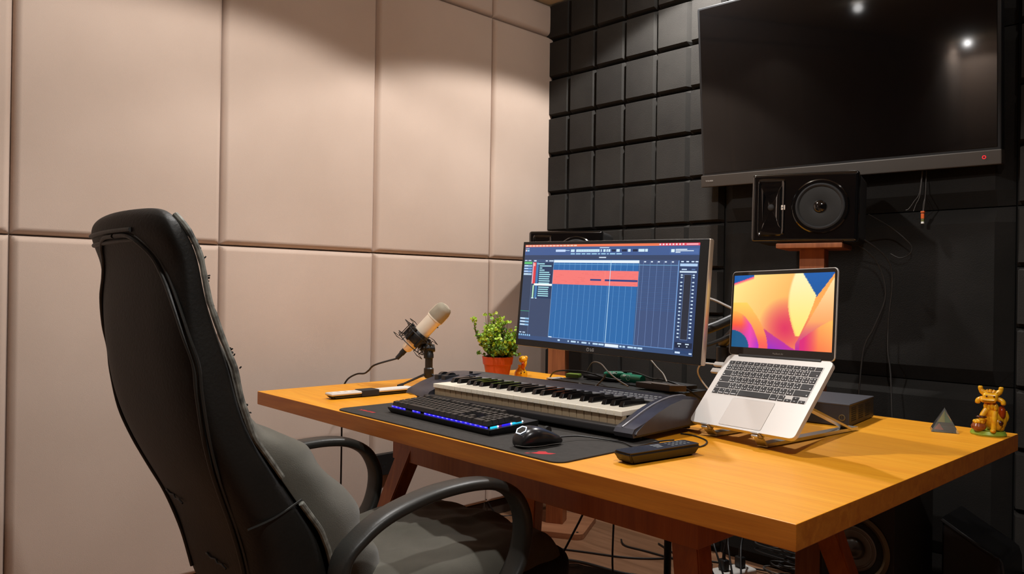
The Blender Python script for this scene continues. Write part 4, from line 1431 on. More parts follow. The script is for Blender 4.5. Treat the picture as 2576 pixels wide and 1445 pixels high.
bot = MIC @ Vector((0, 0, -0.084))
mcab = MB()
e_ = MIC @ Vector((0, 0, -0.125))
pts = [tuple(e_), (0.452, -1.355, 0.822), (0.42, -1.36, 0.80), (0.395, -1.362, 0.787), (0.366, -1.375, 0.783), (0.345, -1.398, 0.765), (0.334, -1.41, 0.735), (0.331, -1.412, 0.70), (0.331, -1.412, 0.5), (0.331, -1.412, 0.12), (0.30, -1.38, 0.012), (0.2, -1.2, 0.006), (0.16, -0.9, 0.006)]
mcab.tube(pts, 0.0032, 8)
o = thing('microphone_cable', 'black cable running from the microphone over the left end of the desk to the floor', 'cable', tuple(e_))
mcab.bm.transform(Matrix.Translation(-e_)); obj('cord', mcab, M_cable, o)
b = MB(); b.cyl(tuple(bot - e_), (0, 0, 0), 0.0098, 0.0075, seg=20); b.cyl(tuple(bot - e_ + ax * 0.002), tuple((bot - e_) * 0.55), 0.0102, seg=20); obj('plug', b, M_blackm, o)

# ================================================================ PLANT
M_terra = mat('terracotta_plastic', (186, 74, 44), 0.4, noise=1, nscale=12, rgb2=(174, 64, 38))
PX, PY = 0.565, -0.868
pl = thing('potted_plant', 'small artificial green plant in a terracotta pot on the desk', 'plant', (PX, PY, DZ))
b = MB(); b.lathe([(0, 0), (0.042, 0), (0.043, 0.003), (0.053, 0.054), (0.0565, 0.056), (0.0605, 0.083), (0.0595, 0.086), (0.055, 0.086), (0.053, 0.074), (0, 0.074)], 48); obj('pot', b, M_terra, pl)
b = MB(); b.ell((0, 0, 0.073), (0.053, 0.053, 0.007)); obj('soil', b, mat('dark_moss', (38, 42, 26), 1.0, bump=1, bscale=90), pl)
M_leafs = [mat('leaf_light', (166, 200, 62), 0.45), mat('leaf_mid', (126, 168, 54), 0.5), mat('leaf_dark', (84, 124, 50), 0.55), mat('leaf_tip', (204, 222, 100), 0.45)]
random.seed(21)
bs, bl = MB(), MB()


def leaf(p, d, s, mi):
    d = d.normalized()
    a_ = d.cross(Vector((random.uniform(-1, 1), random.uniform(-1, 1), random.uniform(-1, 1)))).normalized()
    n_ = d.cross(a_)
    w_ = s * 0.44
    P = [p, p + d * s * 0.35 + a_ * w_ * 0.8 + n_ * s * 0.06, p + d * s * 0.75 + a_ * w_ + n_ * s * 0.02, p + d * s * 1.0 - n_ * s * 0.05,
         p + d * s * 0.75 - a_ * w_ + n_ * s * 0.02, p + d * s * 0.35 - a_ * w_ * 0.8 + n_ * s * 0.06, p + d * s * 0.5 - n_ * s * 0.03]
    bl.add([tuple(v) for v in P], [(0, 1, 6), (1, 2, 6), (2, 3, 6), (3, 4, 6), (4, 5, 6), (5, 0, 6)], mi)


for k in range(150):
    az = random.uniform(0, 2 * PI)
    rr = random.random() ** 0.5
    tip = Vector((0.082 * rr * math.cos(az), 0.082 * rr * math.sin(az), 0.10 + 0.10 * (1 - rr ** 2.2) + random.uniform(-0.022, 0.03)))
    if k < 5: tip = Vector((-0.04 + 0.012 * k, -0.03 + 0.01 * k, 0.232 + random.uniform(0, 0.018)))
    if k in (6, 7, 8): tip = Vector((-0.068, -0.066, 0.15 + 0.01 * k % 3))
    if k in (9, 10, 11, 12): tip = Vector((0.055, 0.055, 0.165 + random.uniform(0, 0.03)))
    base_ = Vector((tip.x * 0.25, tip.y * 0.25, 0.074))
    midp = base_.lerp(tip, 0.5) + Vector((tip.x * 0.2, tip.y * 0.2, 0.01))
    bs.tube([base_, midp, tip], [0.0011, 0.0007], 5, sub=3)
    for j in range(15):
        t = 0.28 + 0.72 * j / 14
        p = base_.lerp(midp, t * 2) if t < 0.5 else midp.lerp(tip, t * 2 - 1)
        if j > 10: p = tip + Vector((random.uniform(-1, 1), random.uniform(-1, 1), random.uniform(-0.6, 1))) * 0.006
        d = Vector((random.uniform(-1, 1), random.uniform(-1, 1), random.uniform(-0.1, 1.1)))
        hgt = p.z
        mi = random.choice([0, 3, 0, 1]) if (t > 0.82 and hgt > 0.13) else (random.choice([1, 2, 1, 0]) if hgt > 0.12 else random.choice([2, 1, 2]))
        leaf(p, d, random.uniform(0.010, 0.016), mi)
obj('stems', bs, mat('brown_stem', (92, 84, 44), 0.7), pl)
o = obj('foliage', bl, M_leafs, pl, flat=True)

# ================================================================ FIGURINES, PYRAMID
M_gold = mat('yellow_gold_glaze', (240, 188, 36), 0.25, noise=1, nscale=90, rgb2=(222, 146, 22))
M_dkred = mat('orange_red_glaze', (176, 66, 16), 0.2)
M_brown = mat('dark_brown_glaze', (70, 28, 14), 0.25)
M_green = mat('green_glaze', (150, 180, 60), 0.3)
f1 = thing('figurine', 'glazed yellow seated animal figurine with a brown bowl, right rear desk corner', 'figurine', (2.19, -0.70, DZ), math.radians(12))
b = MB(); b.lathe([(0, 0), (0.038, 0), (0.040, 0.004), (0.036, 0.012), (0, 0.013)], 28, sx=1.0, sy=0.8); obj('base', b, M_green, f1)
b = MB()
b.ell((0.010, 0.006, 0.038), (0.024, 0.022, 0.028), mi=0); b.ell((0.006, 0.0, 0.062), (0.017, 0.016, 0.026))
b.ell((0.022, 0.0, 0.022), (0.013, 0.014, 0.013)); b.ell((0.02, -0.012, 0.03), (0.010, 0.010, 0.016))
b.tube([(-0.004, -0.012, 0.066), (-0.012, -0.018, 0.05), (-0.014, -0.022, 0.036)], [0.0068, 0.0052], 10)
b.tube([(0.014, -0.013, 0.062), (0.013, -0.020, 0.040), (0.012, -0.022, 0.016)], [0.0066, 0.0052], 10)
b.ell((0.011, -0.026, 0.015), (0.007, 0.010, 0.005))
b.ell((0.033, 0.012, 0.04), (0.006, 0.010, 0.020)); b.tube([(0.03, 0.014, 0.03), (0.038, 0.014, 0.045), (0.034, 0.012, 0.06)], 0.0055, 8)
obj('body', b, M_gold, f1, ang=60)
b = MB()
b.box((-0.013, -0.018, 0.086), (0.021, 0.010, 0.106), 0.007, seg=3)
b.box((-0.017, -0.026, 0.083), (0.017, -0.010, 0.094), 0.005, seg=3)
for s_ in (-1, 1):
    b.tube([(0.004 + s_ * 0.012, 0.0, 0.102), (0.004 + s_ * 0.021, 0.0, 0.112), (0.004 + s_ * 0.022, 0.0, 0.122)], [0.007, 0.0055, 0.0035], 8, sub=4)
    b.tube([(0.004 + s_ * 0.016, -0.006, 0.092), (0.004 + s_ * 0.026, -0.008, 0.087), (0.004 + s_ * 0.027, -0.008, 0.078)], [0.006, 0.003], 8, sub=4)
for i in range(7):
    a_ = PI * i / 6
    b.tube([(0.004 + 0.012 * math.cos(a_), -0.004, 0.101 + 0.006 * math.sin(a_)), (0.004 + 0.018 * math.cos(a_), -0.003, 0.104 + 0.011 * math.sin(a_))], [0.005, 0.0035], 8, sub=1)
for i in range(4): b.ell((-0.006 + 0.007 * i, -0.014, 0.074 - 0.003 * (i % 2)), (0.005, 0.005, 0.009), seg=10, rings=6)
obj('head', b, M_gold, f1, ang=60)
b = MB()
for s in (-1, 1): b.ell((0.004 + s * 0.008, -0.0185, 0.0985), 0.0022, seg=10, rings=6)
b.box((-0.012, -0.0265, 0.0865), (0.012, -0.0255, 0.0875))
obj('eyes_and_nose', b, M_brown, f1)
b = MB(); b.ell((0.028, 0.004, 0.058), (0.009, 0.015, 0.018)); obj('saddle', b, M_dkred, f1)
b = MB(); b.ell((0.026, -0.0165, 0.034), (0.006, 0.006, 0.007)); obj('dark_patch', b, M_brown, f1)
b = MB(); b.ell((-0.014, -0.022, 0.047), (0.012, 0.007, 0.0035)); obj('dark_patch', b, M_brown, f1)
b = MB(); b.lathe([(0, 0), (0.010, 0), (0.016, 0.006), (0.017, 0.012), (0.013, 0.019), (0.0, 0.019)], 24, T=Matrix.Translation((-0.02, -0.02, 0.012))); obj('bowl', b, mat('brown_glaze', (140, 74, 40), 0.15), f1)
b = MB()
for i in range(9): b.ell((-0.02 + 0.009 * math.cos(i * 0.7), -0.02 + 0.009 * math.sin(i * 0.7), 0.033 + 0.002 * (i % 2)), 0.0048, seg=10, rings=6)
b.ell((-0.02, -0.02, 0.036), 0.006, seg=10, rings=6)
obj('gold_nuggets', b, M_gold, f1)

f2 = thing('figurine', 'small yellow figurine half hidden behind the terracotta pot', 'figurine', (0.600, -0.775, DZ), 0.4)
b = MB(); b.lathe([(0, 0), (0.024, 0), (0.026, 0.006), (0.025, 0.02), (0.018, 0.032), (0.011, 0.042), (0.013, 0.05), (0, 0.05)], 22)
b.tube([(0.012, -0.006, 0.04), (0.02, -0.004, 0.055), (0.018, 0, 0.07)], 0.006, 8); obj('body', b, M_gold, f2, ang=60)
b = MB(); b.ell((0.008, 0, 0.072), (0.018, 0.016, 0.014)); b.ell((0.02, 0, 0.080), (0.008, 0.007, 0.007)); obj('head', b, M_gold, f2)
b = MB(); b.ell((0.014, -0.014, 0.05), (0.007, 0.008, 0.014)); obj('sash', b, M_dkred, f2)
b = MB(); b.ell((0.010, -0.022, 0.02), 0.003); obj('dark_patch', b, M_brown, f2)
b = MB(); b.ell((0.02, -0.014, 0.024), 0.003); obj('dark_patch', b, M_brown, f2)

py = thing('glass_pyramid', 'small clear crystal pyramid with rainbow colours near the right rear of the desk', 'ornament', (2.098, -0.728, DZ), math.radians(20))
M_crys = mat('tinted_crystal', (235, 240, 238), 0.02, trans=0.92, ior=1.5)
b = MB()
s = 0.031
b.add([(-s, -s, 0.001), (s, -s, 0.001), (s, s, 0.001), (-s, s, 0.001), (0, 0, 0.060)], [(0, 3, 2, 1), (0, 1, 4), (1, 2, 4), (2, 3, 4), (3, 0, 4)])
obj('crystal', b, M_crys, py, flat=True)
b = MB()
cols = [(224, 214, 80), (220, 70, 56), (90, 120, 170), (130, 190, 90)]
def tri(p, mi): b.add(p, [tuple(range(len(p)))], mi)
k = 0.82
tri([(-s * k * .62, -s * k * .62, 0.024), (0, -s * k * .62, 0.024), (0, 0, 0.053)], 0); tri([(0, -s * k * .62, 0.024), (s * k * .6, -s * k * .6, 0.024), (0, 0, 0.053)], 3)
tri([(-s * k, -s * k, 0.006), (-s * k * .5, -s * k * .7, 0.022), (-s * k * .1, -s * k, 0.006)], 1)
tri([(s * k * .62, -s * k * .62, 0.024), (s * k * .62, s * k * .62, 0.024), (0, 0, 0.053)], 2)
tri([(-s * k, -s * k * .9, 0.004), (s * k, -s * k * .9, 0.004), (s * k, s * k * .9, 0.004), (-s * k, s * k * .9, 0.004)], 2)
obj('colour_film', b, [mat('rainbow_film_%d' % i, c, 0.2, metal=0.3) for i, c in enumerate(cols)], py, flat=True)

# ================================================================ MINI PC AND WHITE BOX
pc = thing('mini_computer', 'small flat black computer box with side vents beside the laptop stand', 'computer', (1.755, -0.893, DZ), math.radians(6))
b = MB(); b.box((0, 0, 0.002), (0.163, 0.225, 0.059), 0.003); obj('case', b, mat('dark_slate_metal', (44, 44, 48), 0.45), pc)
b = MB(); b.box((-0.001, -0.001, 0.0555), (0.164, 0.226, 0.0605), 0.002); obj('lid', b, mat('slate_lid', (66, 66, 72), 0.5), pc)
b = MB(); b.lathe([(0.0085, 0), (0.0085, 0.001), (0.0062, 0.0015), (0.0062, 0)], 24, T=Matrix.Translation((0.145, 0.0, 0.024)) @ Matrix.Rotation(PI / 2, 4, 'X'))
b.box((0.1444, -0.0016, 0.024), (0.1456, 0.0, 0.031)); obj('power_button', b, mat('brass_ring', (120, 108, 78), 0.4, metal=0.6), pc)
b = MB()
for g_ in range(3):
    for i in range(7): b.box((0.1625, 0.018 + g_ * 0.062, 0.014 + i * 0.0055), (0.1637, 0.058 + g_ * 0.062, 0.0165 + i * 0.0055))
obj('vent_slots', b, mat('black_slot', (6, 6, 6), 0.9), pc)
wb_ = thing('adapter_box', 'off-white box with dark ports standing behind the laptop stand', 'adapter', (1.665, -0.875, DZ), math.radians(8))
b = MB(); b.box((0, 0, 0), (0.08, 0.03, 0.088), 0.004); obj('case', b, mat('cream_plastic', (196, 182, 166), 0.5), wb_)
b = MB(); b.box((0.050, -0.001, 0.055), (0.068, 0.0, 0.064)); b.box((0.044, -0.001, 0.025), (0.06, 0.0, 0.038)); obj('ports', b, M_black, wb_)

# ================================================================ AUDIO INTERFACE, ITEMS ON IT
ai = thing('audio_interface', 'black rack audio interface with a row of small knobs behind the piano keyboard', 'audio interface', (1.060, -1.105, DZ), math.radians(-1.8))
b = MB(); b.box((0, 0, 0.006), (0.462, 0.19, 0.062), 0.003); obj('case', b, mat('black_metal_case', (38, 38, 38), 0.45), ai)
b = MB(); b.box((-0.003, -0.004, 0.006), (0.468, 0.0, 0.064), 0.0015); fr = obj('front_panel', b, M_black, ai)
b = MB(); b.box((-0.007, -0.006, 0.02), (0.002, 0.012, 0.066), 0.003); b.box((-0.006, -0.004, 0.0605), (0.02, 0.05, 0.0655), 0.002); obj('corner_guard', b, M_white, ai)
for i in range(8):
    b = MB(); b.cyl((0.075 + i * 0.034, -0.004, 0.045), (0.075 + i * 0.034, -0.012, 0.045), 0.0055, seg=18); b.cyl((0.075 + i * 0.034, -0.012, 0.047), (0.075 + i * 0.034, -0.0125, 0.047), 0.0016, seg=8, mi=1)
    obj('knob', b, [mat('black_knob', (30, 30, 30), 0.35), M_leg] if i == 0 else [bpy.data.materials['black_knob'], M_leg], ai)
for i in range(6):
    b = MB(); b.box((0.345 + i * 0.019, -0.0062, 0.036), (0.359 + i * 0.019, -0.004, 0.056), 0.001); b.box((0.348 + i * 0.019, -0.0066, 0.047), (0.356 + i * 0.019, -0.006, 0.049), mi=1)
    obj('button', b, [M_blackm, M_cable2], ai)
b = MB(); b.text('UMC1820', 0.0062, Matrix.Translation((0.008, -0.0042, 0.046)) @ RX90); obj('lettering', b, M_cable2, fr)
for x in (0.03, 0.43):
    for y in (0.02, 0.17):
        b = MB(); b.cyl((x, y, 0), (x, y, 0.007), 0.008, seg=14); obj('rubber_foot', b, M_blackm, ai)

AZ = DZ + 0.0665
M_teal = mat('teal_green_wrapper', (34, 150, 116), 0.3)
M_wht = mat('white_print', (220, 232, 226), 0.5)
for i, (x, y, a_, rz_, txt, lab) in enumerate(((1.245, -0.985, 0.018, 35, 'ELEC', 'teal green tube with white capital letters lying across the audio interface'), (1.325, -1.018, 0.014, -8, 'do', 'teal green tube with a white ring print lying beside the lettered one'))):
    t = thing('green_tube', lab, 'tube', (x, y, AZ + 0.002), math.radians(rz_))
    b = MB(); b.lathe([(0, -0.045), (0.008, -0.045), (0.0125, -0.036), (0.0135, 0.03), (0.0125, 0.042), (0, 0.044)], 26, T=Matrix.Translation((0, 0, 0.0135)) @ Matrix.Rotation(PI / 2, 4, 'Y') @ Matrix.Rotation(0, 4, 'Z'))
    obj('wrapper', b, M_teal, t)
    b = MB(); b.text(txt, 0.0125, Matrix.Translation((-0.030, -0.0138, 0.0190)) @ Matrix.Rotation(math.radians(48), 4, 'X'), 0.0006, bold=True)
    if i == 1: b.tube([(-0.005 + 0.009 * math.cos(2 * PI * k / 16), -0.0142 + 0.0, 0.016 + 0.008 * math.sin(2 * PI * k / 16)) for k in range(16)], 0.0007, 5, sub=1, closed=True)
    obj('print', b, M_wht, t)
b = MB(); b.box((0, 0, 0), (0.045, 0.03, 0.013), 0.003, T=TR(1.085, -1.055, AZ - 0.001, 0.3)); solo('green_box', b, mat('lime_green_plastic', (128, 158, 60), 0.4), 'small lime green box on the left end of the audio interface', 'box')
t = thing('card_reader', 'small grey angular box with a pale top edge resting on the audio interface', 'box', (1.405, -1.083, AZ), math.radians(-2))
b = MB(); b.prism([(-0.02, 0.0), (0.10, 0.0), (0.125, 0.045), (-0.005, 0.045)], 0.0, 0.017, bev=0.002); obj('case', b, mat('warm_grey_plastic', (104, 92, 86), 0.4), t)
b = MB(); b.box((0.035, 0.001, 0.0172), (0.098, 0.004, 0.0195), 0.0006); obj('pale_edge', b, M_white, t)
b = MB(); b.box((0, 0, 0), (0.10, 0.045, 0.012), 0.003, T=TR(1.41, -0.99, AZ - 0.001, -0.15)); solo('black_box', b, M_blackm, 'flat matte black box behind the grey angular box', 'box')
b = MB(); b.box((0, 0, 0), (0.13, 0.07, 0.010), 0.002, T=TR(1.13, -1.02, AZ - 0.001, 0.1)); solo('black_box', b, M_black, 'thin glossy black case under the cables on the audio interface', 'box')


def cable(name, pts, r, m, label, cat='cable', group=None, sub=6):
    b = MB(); b.tube(pts, r, 8, sub=sub)
    return solo(name, b, m, label, cat, group, ang=60)


cable('signal_cable', [(0.80, -0.86, DZ + 0.003), (0.88, -0.93, DZ + 0.012), (0.96, -1.0, DZ + 0.04), (1.05, -1.06, AZ + 0.016), (1.15, -1.04, AZ + 0.022), (1.25, -1.02, AZ + 0.006), (1.33, -0.96, AZ + 0.004)], 0.0026, M_cable, 'black cable arching from the desk up onto the left end of the audio interface')
cable('signal_cable', [(1.13, -1.0, AZ + 0.018), (1.16, -1.01, AZ + 0.05), (1.21, -1.03, AZ + 0.052), (1.28, -1.08, AZ + 0.036), (1.34, -1.11, AZ + 0.02), (1.385, -1.118, AZ + 0.006)], 0.0021, mat('light_grey_cable', (128, 120, 112), 0.5), 'thin grey cable looping high over the audio interface')
cable('signal_cable', [(1.30, -1.115, AZ + 0.032), (1.29, -1.125, AZ + 0.012), (1.278, -1.155, AZ - 0.008), (1.27, -1.2, DZ + 0.076)], 0.0024, M_cable2, 'short dark grey cable hanging down in front of the audio interface knobs')
cable('signal_cable', [(1.22, -0.98, AZ + 0.024), (1.30, -0.98, AZ + 0.03), (1.38, -1.0, AZ + 0.02), (1.44, -1.02, AZ + 0.022), (1.51, -1.03, AZ + 0.010), (1.548, -1.0, AZ - 0.02), (1.565, -0.95, DZ + 0.004)], 0.0028, M_cable, 'black cable crossing behind the grey angular box')
cable('signal_cable', [(1.37, -0.99, AZ + 0.075), (1.40, -1.0, AZ + 0.055), (1.43, -1.01, AZ + 0.038), (1.46, -1.035, AZ + 0.020)], 0.0022, mat('pale_cable', (176, 166, 154), 0.45), 'pale cable slanting down behind the monitor to the grey angular box')
cable('usb_cable', [wpt(-0.002, -0.03, -0.006), wpt(-0.03, -0.03, -0.006), (1.655, -1.16, 0.912), (1.635, -1.15, 0.89), (1.638, -1.13, 0.86), (1.66, -1.10, 0.82), (1.66, -1.03, 0.775), (1.64, -0.98, DZ + 0.004), (1.60, -0.93, DZ + 0.003)], 0.0021, M_white, 'thin white cable plugged into the left side of the laptop')
b = MB(); b.box((-0.034, -0.036, -0.0095), (0.0, -0.024, -0.002), 0.002, T=LPM); b.box((-0.030, -0.058, -0.0095), (0.0, -0.044, -0.002), 0.002, T=LPM); solo('usb_plug', b, M_white, 'pair of white plugs in the left side of the laptop', 'plug')
cable('usb_cable', [(1.685, -1.30, DZ + 0.002), (1.725, -1.30, DZ + 0.002), (1.775, -1.33, DZ + 0.002), (1.80, -1.38, DZ + 0.002), (1.80, -1.42, DZ + 0.002), (1.79, -1.45, DZ + 0.008)], 0.0019, M_cable, 'thin black cable curving between the piano keyboard and the black remote')
# ================================================================ LOUDSPEAKERS
def speaker(M, label):
    sp = thing('studio_speaker', label, 'speaker', M=M, group=None)
    SW, SH, SD = 0.34, 0.233, 0.25
    b = MB(); b.box((0, 0.012, 0), (SW, SD, SH), 0.02, seg=4); cab = obj('cabinet', b, M_blackm, sp)
    b = MB(); b.box((0, -0.004, 0), (SW, 0.03, SH), 0.012, seg=4); baf = obj('baffle', b, M_gloss, sp, ang=50)
    T = Matrix.Translation((0.222, -0.004, 0.118)) @ Matrix.Rotation(PI / 2, 4, 'X')
    b = MB(); b.lathe([(0.070, -0.004), (0.088, 0.0), (0.090, 0.003), (0.086, 0.0065), (0.079, 0.0065), (0.0775, 0.003), (0.0775, -0.004)], 56, T=T); wf_ = obj('woofer_ring', b, M_gloss, sp)
    b = MB(); b.lathe([(0.0785, 0.003), (0.0760, 0.0072), (0.0715, 0.0085), (0.067, 0.0055), (0.0655, 0.001)], 56, T=T); obj('surround', b, M_blackm, sp)
    b = MB(); b.lathe([(0.0665, 0.0025), (0.045, -0.010 + 0.0135), (0.022, 0.0018), (0.02, 0.0015)], 48, T=T)
    obj('cone', b, mat('graphite_cone', (40, 39, 37), 0.35), sp)
    b = MB(); b.ell((0, 0, 0.003), (0.021, 0.021, 0.009), T=T); obj('dust_cap', b, M_gloss, sp)
    # horn: four curved facets around the tweeter
    b = MB()
    xc, zc = 0.066, 0.118
    outer = rrect(0.088, 0.196, 0.012, 3, 0.022, 0.02)
    n_ = len(outer)
    rings = []
    for s_, y in ((1.0, -0.0055), (0.94, -0.0085), (0.80, -0.0045), (0.62, -0.0075), (0.40, -0.0048), (0.16, -0.0062)):
        rings.append([(xc + (x - xc) * s_, y + (0.0025 if (i % 6 < 2) else 0), zc + (z - zc) * s_) for i, (x, z) in enumerate(outer)])
    b.loft(rings)
    obj('horn', b, M_gloss, sp, ang=25)
    b = MB(); b.ell((0.066, -0.005, 0.118), (0.011, 0.005, 0.011)); obj('tweeter', b, M_blackm, sp)
    b = MB(); b.box((0.099, -0.0075, 0.109), (0.112, -0.0035, 0.125), 0.001)
    bd = obj('badge', b, mat('cream_badge', (226, 214, 200), 0.4) if 'cream_badge' not in bpy.data.materials else bpy.data.materials['cream_badge'], sp)
    b = MB(); b.text('JBL', 0.0052, Matrix.Translation((0.1003, -0.0078, 0.115)) @ RX90, bold=True)
    obj('badge_lettering', b, M_cable2, bd)
    return sp


speaker(TRS(1.405, -0.467, 1.271, 16.2, 0, 0.8), 'glossy black studio speaker lying on its side on a wooden stand below the television')
cr, sr = math.cos(math.radians(28)), math.sin(math.radians(28))
LSX, LSY = 0.335, -0.268
speaker(TRS(LSX + 0.035 - 0.17 * cr + 0.125 * sr, LSY + 0.04 - 0.17 * sr - 0.125 * cr, 1.128, 28, 0, 0), 'black studio speaker almost hidden behind the top left corner of the computer monitor')

M_stand = wood('reddish_brown_stand_wood', (140, 78, 42), (156, 90, 50), (172, 104, 60), 0.5, axis=2, scale=1.4, coat=0.1)
M_standp = wood('reddish_brown_plate_wood', (156, 104, 72), (170, 116, 82), (184, 130, 94), 0.5, axis=0, scale=1.4, coat=0.1)
for (x, y, rz_, top, lab, bw) in ((1.565, -0.325, 14, 1.2655, 'reddish brown wooden speaker stand under the speaker lying below the television', 0.22), (LSX, LSY, 28, 1.1265, 'reddish brown wooden speaker stand with wide base plate in the room corner', 0.32)):
    s_ = thing('speaker_stand', lab, 'speaker stand', (x, y, 0), math.radians(rz_))
    h = bw / 2
    b = MB(); b.prism(rrect(bw, bw, 0.035, 4, -h, -h), 0.0, 0.026, bev=0.002); bp_ = obj('base_plate', b, M_standp, s_)
    b = MB()
    for sx in (-1, 1):
        for sy in (-1, 1): b.cyl((sx * (h - 0.03), sy * (h - 0.03), 0.0255), (sx * (h - 0.03), sy * (h - 0.03), 0.0275), 0.006, seg=12)
    obj('screw', b, M_black, bp_)
    b = MB(); b.box((-0.04, -0.04, 0.026), (0.04, 0.04, top - 0.017), 0.002); obj('column', b, M_stand, s_)
    b = MB(); b.box((-0.105, -0.10, top - 0.017), (0.105, 0.10, top), 0.003); obj('top_plate', b, M_stand, s_)

# ================================================================ SUBWOOFER / FLOOR SPEAKER
sw = thing('floor_speaker', 'black floor speaker with a silver-grey cone standing behind the right end of the desk', 'speaker', (1.705, -0.55, 0))
M_cab = mat('grey_black_cabinet', (40, 35, 31), 0.6)
b = MB(); b.box((0, 0, 0), (0.213, 0.33, 0.56), 0.004); obj('cabinet', b, M_cab, sw)
T = Matrix.Translation((0.098, 0.0, 0.335)) @ Matrix.Rotation(PI / 2, 4, 'X')
b = MB(); b.lathe([(0.085, 0), (0.104, 0.0), (0.105, 0.004), (0.094, 0.007), (0.086, 0.004)], 56, T=T); obj('woofer_ring', b, mat('brass_grey_ring', (132, 124, 100), 0.35, metal=0.7), sw)
b = MB(); b.lathe([(0.087, 0.003), (0.080, 0.010), (0.070, 0.008), (0.066, 0.002)], 56, T=T); obj('surround', b, M_blackm, sw)
b = MB(); b.lathe([(0.067, 0.004), (0.062, 0.0045), (0.060, 0.003), (0.056, 0.0042), (0.054, 0.0028), (0.05, 0.004), (0.03, 0.0015)], 56, T=T); obj('cone', b, mat('silver_grey_cone', (132, 128, 120), 0.35, metal=0.6), sw)
b = MB(); b.ell((0, 0, 0.004), (0.033, 0.033, 0.024), T=T); obj('dust_cap', b, mat('grey_dust_cap', (86, 84, 80), 0.28, metal=0.3), sw)

# black rounded case at the far right
cs = thing('hard_case', 'glossy black rounded case on the floor against the foam wall at far right', 'case', (1.985, -0.36, 0))
b = MB()
poly = [(0.0, 0.0), (0.165, 0.0), (0.165, 0.315), (0.157, 0.342), (0.138, 0.352), (0.10, 0.372), (0.0, 0.43)]
b.prism([(x, z) for x, z in poly], -0.20, 0.0, T=RX90, bev=0.008, seg=3)
obj('shell', b, mat('satin_black_case', (22, 22, 23), 0.3), cs, ang=50)
b = MB(); b.tube([(0.0, -0.004, 0.425), (0.10, -0.004, 0.367), (0.14, -0.004, 0.347), (0.162, -0.004, 0.31), (0.162, -0.004, 0.02)], 0.005, 8, sub=4); obj('rim', b, M_black, cs)

# black foot box under the desk
fb = thing('foot_box', 'flat black grained metal box on the floor beneath the desk, front left of the pole', 'box', (0.88, -0.90, 0), math.radians(14))
b = MB(); b.box((0, -0.34, 0.0), (0.46, 0, 0.15), 0.006); obj('case', b, mat('grained_black', (44, 42, 40), 0.4, bump=0.8, bscale=60), fb)
b = MB(); b.tube([(0.03, -0.13, 0.156), (0.10, -0.05, 0.158), (0.13, -0.02, 0.156)], 0.003, 8); b.tube([(0.05, -0.07, 0.155), (0.07, -0.085, 0.156)], 0.0035, 8); obj('handle', b, M_silver, fb)
pole = MB(); pole.cyl((1.243, -0.70, 0.0), (1.243, -0.70, DZ - 0.044), 0.0125, seg=20); pole.cyl((1.243, -0.70, 0), (1.243, -0.70, 0.008), 0.03, seg=24)
solo('support_pole', pole, M_black, 'slim black metal pole standing from floor to underside of the desk', 'pole')

# ================================================================ MONITOR ARM
arm = thing('monitor_arm', 'black jointed monitor arm clamped behind the computer monitor', 'monitor arm', (1.50, -0.80, DZ))
def LA(x, y, z): return (x - 1.50, y + 0.80, z - DZ)
b = MB(); b.box((-0.045, -0.045, 0), (0.045, 0.045, 0.012), 0.004); obj('base', b, M_black, arm)
b = MB(); b.cyl((0, 0, 0.012), (0, 0, 0.18), 0.019, seg=24); obj('post', b, M_black, arm)
b = MB()
b.tube([LA(1.50, -0.80, 0.94), LA(1.585, -0.86, 0.995), LA(1.60, -0.88, 1.02)], 0.015, 12)
b.ell(LA(1.60, -0.88, 1.03), 0.021)
obj('lower_arm', b, M_black, arm)
b = MB()
b.tube([LA(1.60, -0.88, 1.03), LA(1.50, -1.0, 0.98), LA(1.36, -1.12, 1.05)], 0.014, 12)
b.tube([LA(1.62, -0.90, 0.99), LA(1.52, -1.0, 0.94), LA(1.38, -1.10, 1.0)], 0.006, 8)
obj('upper_arm', b, M_black, arm)
b = MB(); b.box((-0.05, -0.006, -0.05), (0.05, 0.006, 0.05), 0.004, T=Matrix.Translation(LA(1.345, -1.166, 1.08))); b.cyl(LA(1.36, -1.12, 1.05), LA(1.347, -1.16, 1.08), 0.015, seg=16); obj('mounting_plate', b, M_black, arm)
cable('display_cable', [(1.50, -1.14, 1.10), (1.58, -1.05, 1.085), (1.63, -1.02, 1.065), (1.68, -1.0, 1.03), (1.68, -0.93, 0.95), (1.64, -0.85, 0.83), (1.60, -0.78, DZ + 0.004)], 0.0034, mat('silver_braided_cable', (178, 172, 166), 0.4, metal=0.3), 'silver cable running from behind the monitor down behind the laptop lid')

# ================================================================ WALL SOCKET, HANGING CONNECTOR
so = thing('wall_socket', 'black double wall socket on the beige panelled wall below the desk', 'socket', (0.036, -1.005, 0.31))
b = MB(); b.box((0, -0.075, 0), (0.03, 0.075, 0.088), 0.003); obj('plate', b, M_black, so)
b = MB()
for y in (-0.035, 0.035):
    b.cyl((0.029, y - 0.008, 0.05), (0.0305, y - 0.008, 0.05), 0.004, seg=10); b.cyl((0.029, y + 0.008, 0.05), (0.0305, y + 0.008, 0.05), 0.004, seg=10); b.cyl((0.029, y, 0.036), (0.0305, y, 0.036), 0.004, seg=10)
obj('socket_holes', b, mat('socket_hole', (4, 4, 4), 0.9), so)
hc = thing('hanging_connector', 'orange and green plug hanging on thin wires below the television', 'connector', (1.828, -0.075, 1.342))
b = MB(); b.box((-0.005, -0.004, 0.016), (0.005, 0.004, 0.034), 0.001); b.box((-0.006, -0.005, 0.036), (0.006, 0.005, 0.042), 0.001); obj('plug', b, mat('orange_plastic', (214, 92, 22), 0.4), hc)
b = MB(); b.box((-0.0045, -0.0035, 0.006), (0.0045, 0.0035, 0.016), 0.0005); obj('green_sleeve', b, mat('olive_plastic', (92, 92, 34), 0.5), hc)
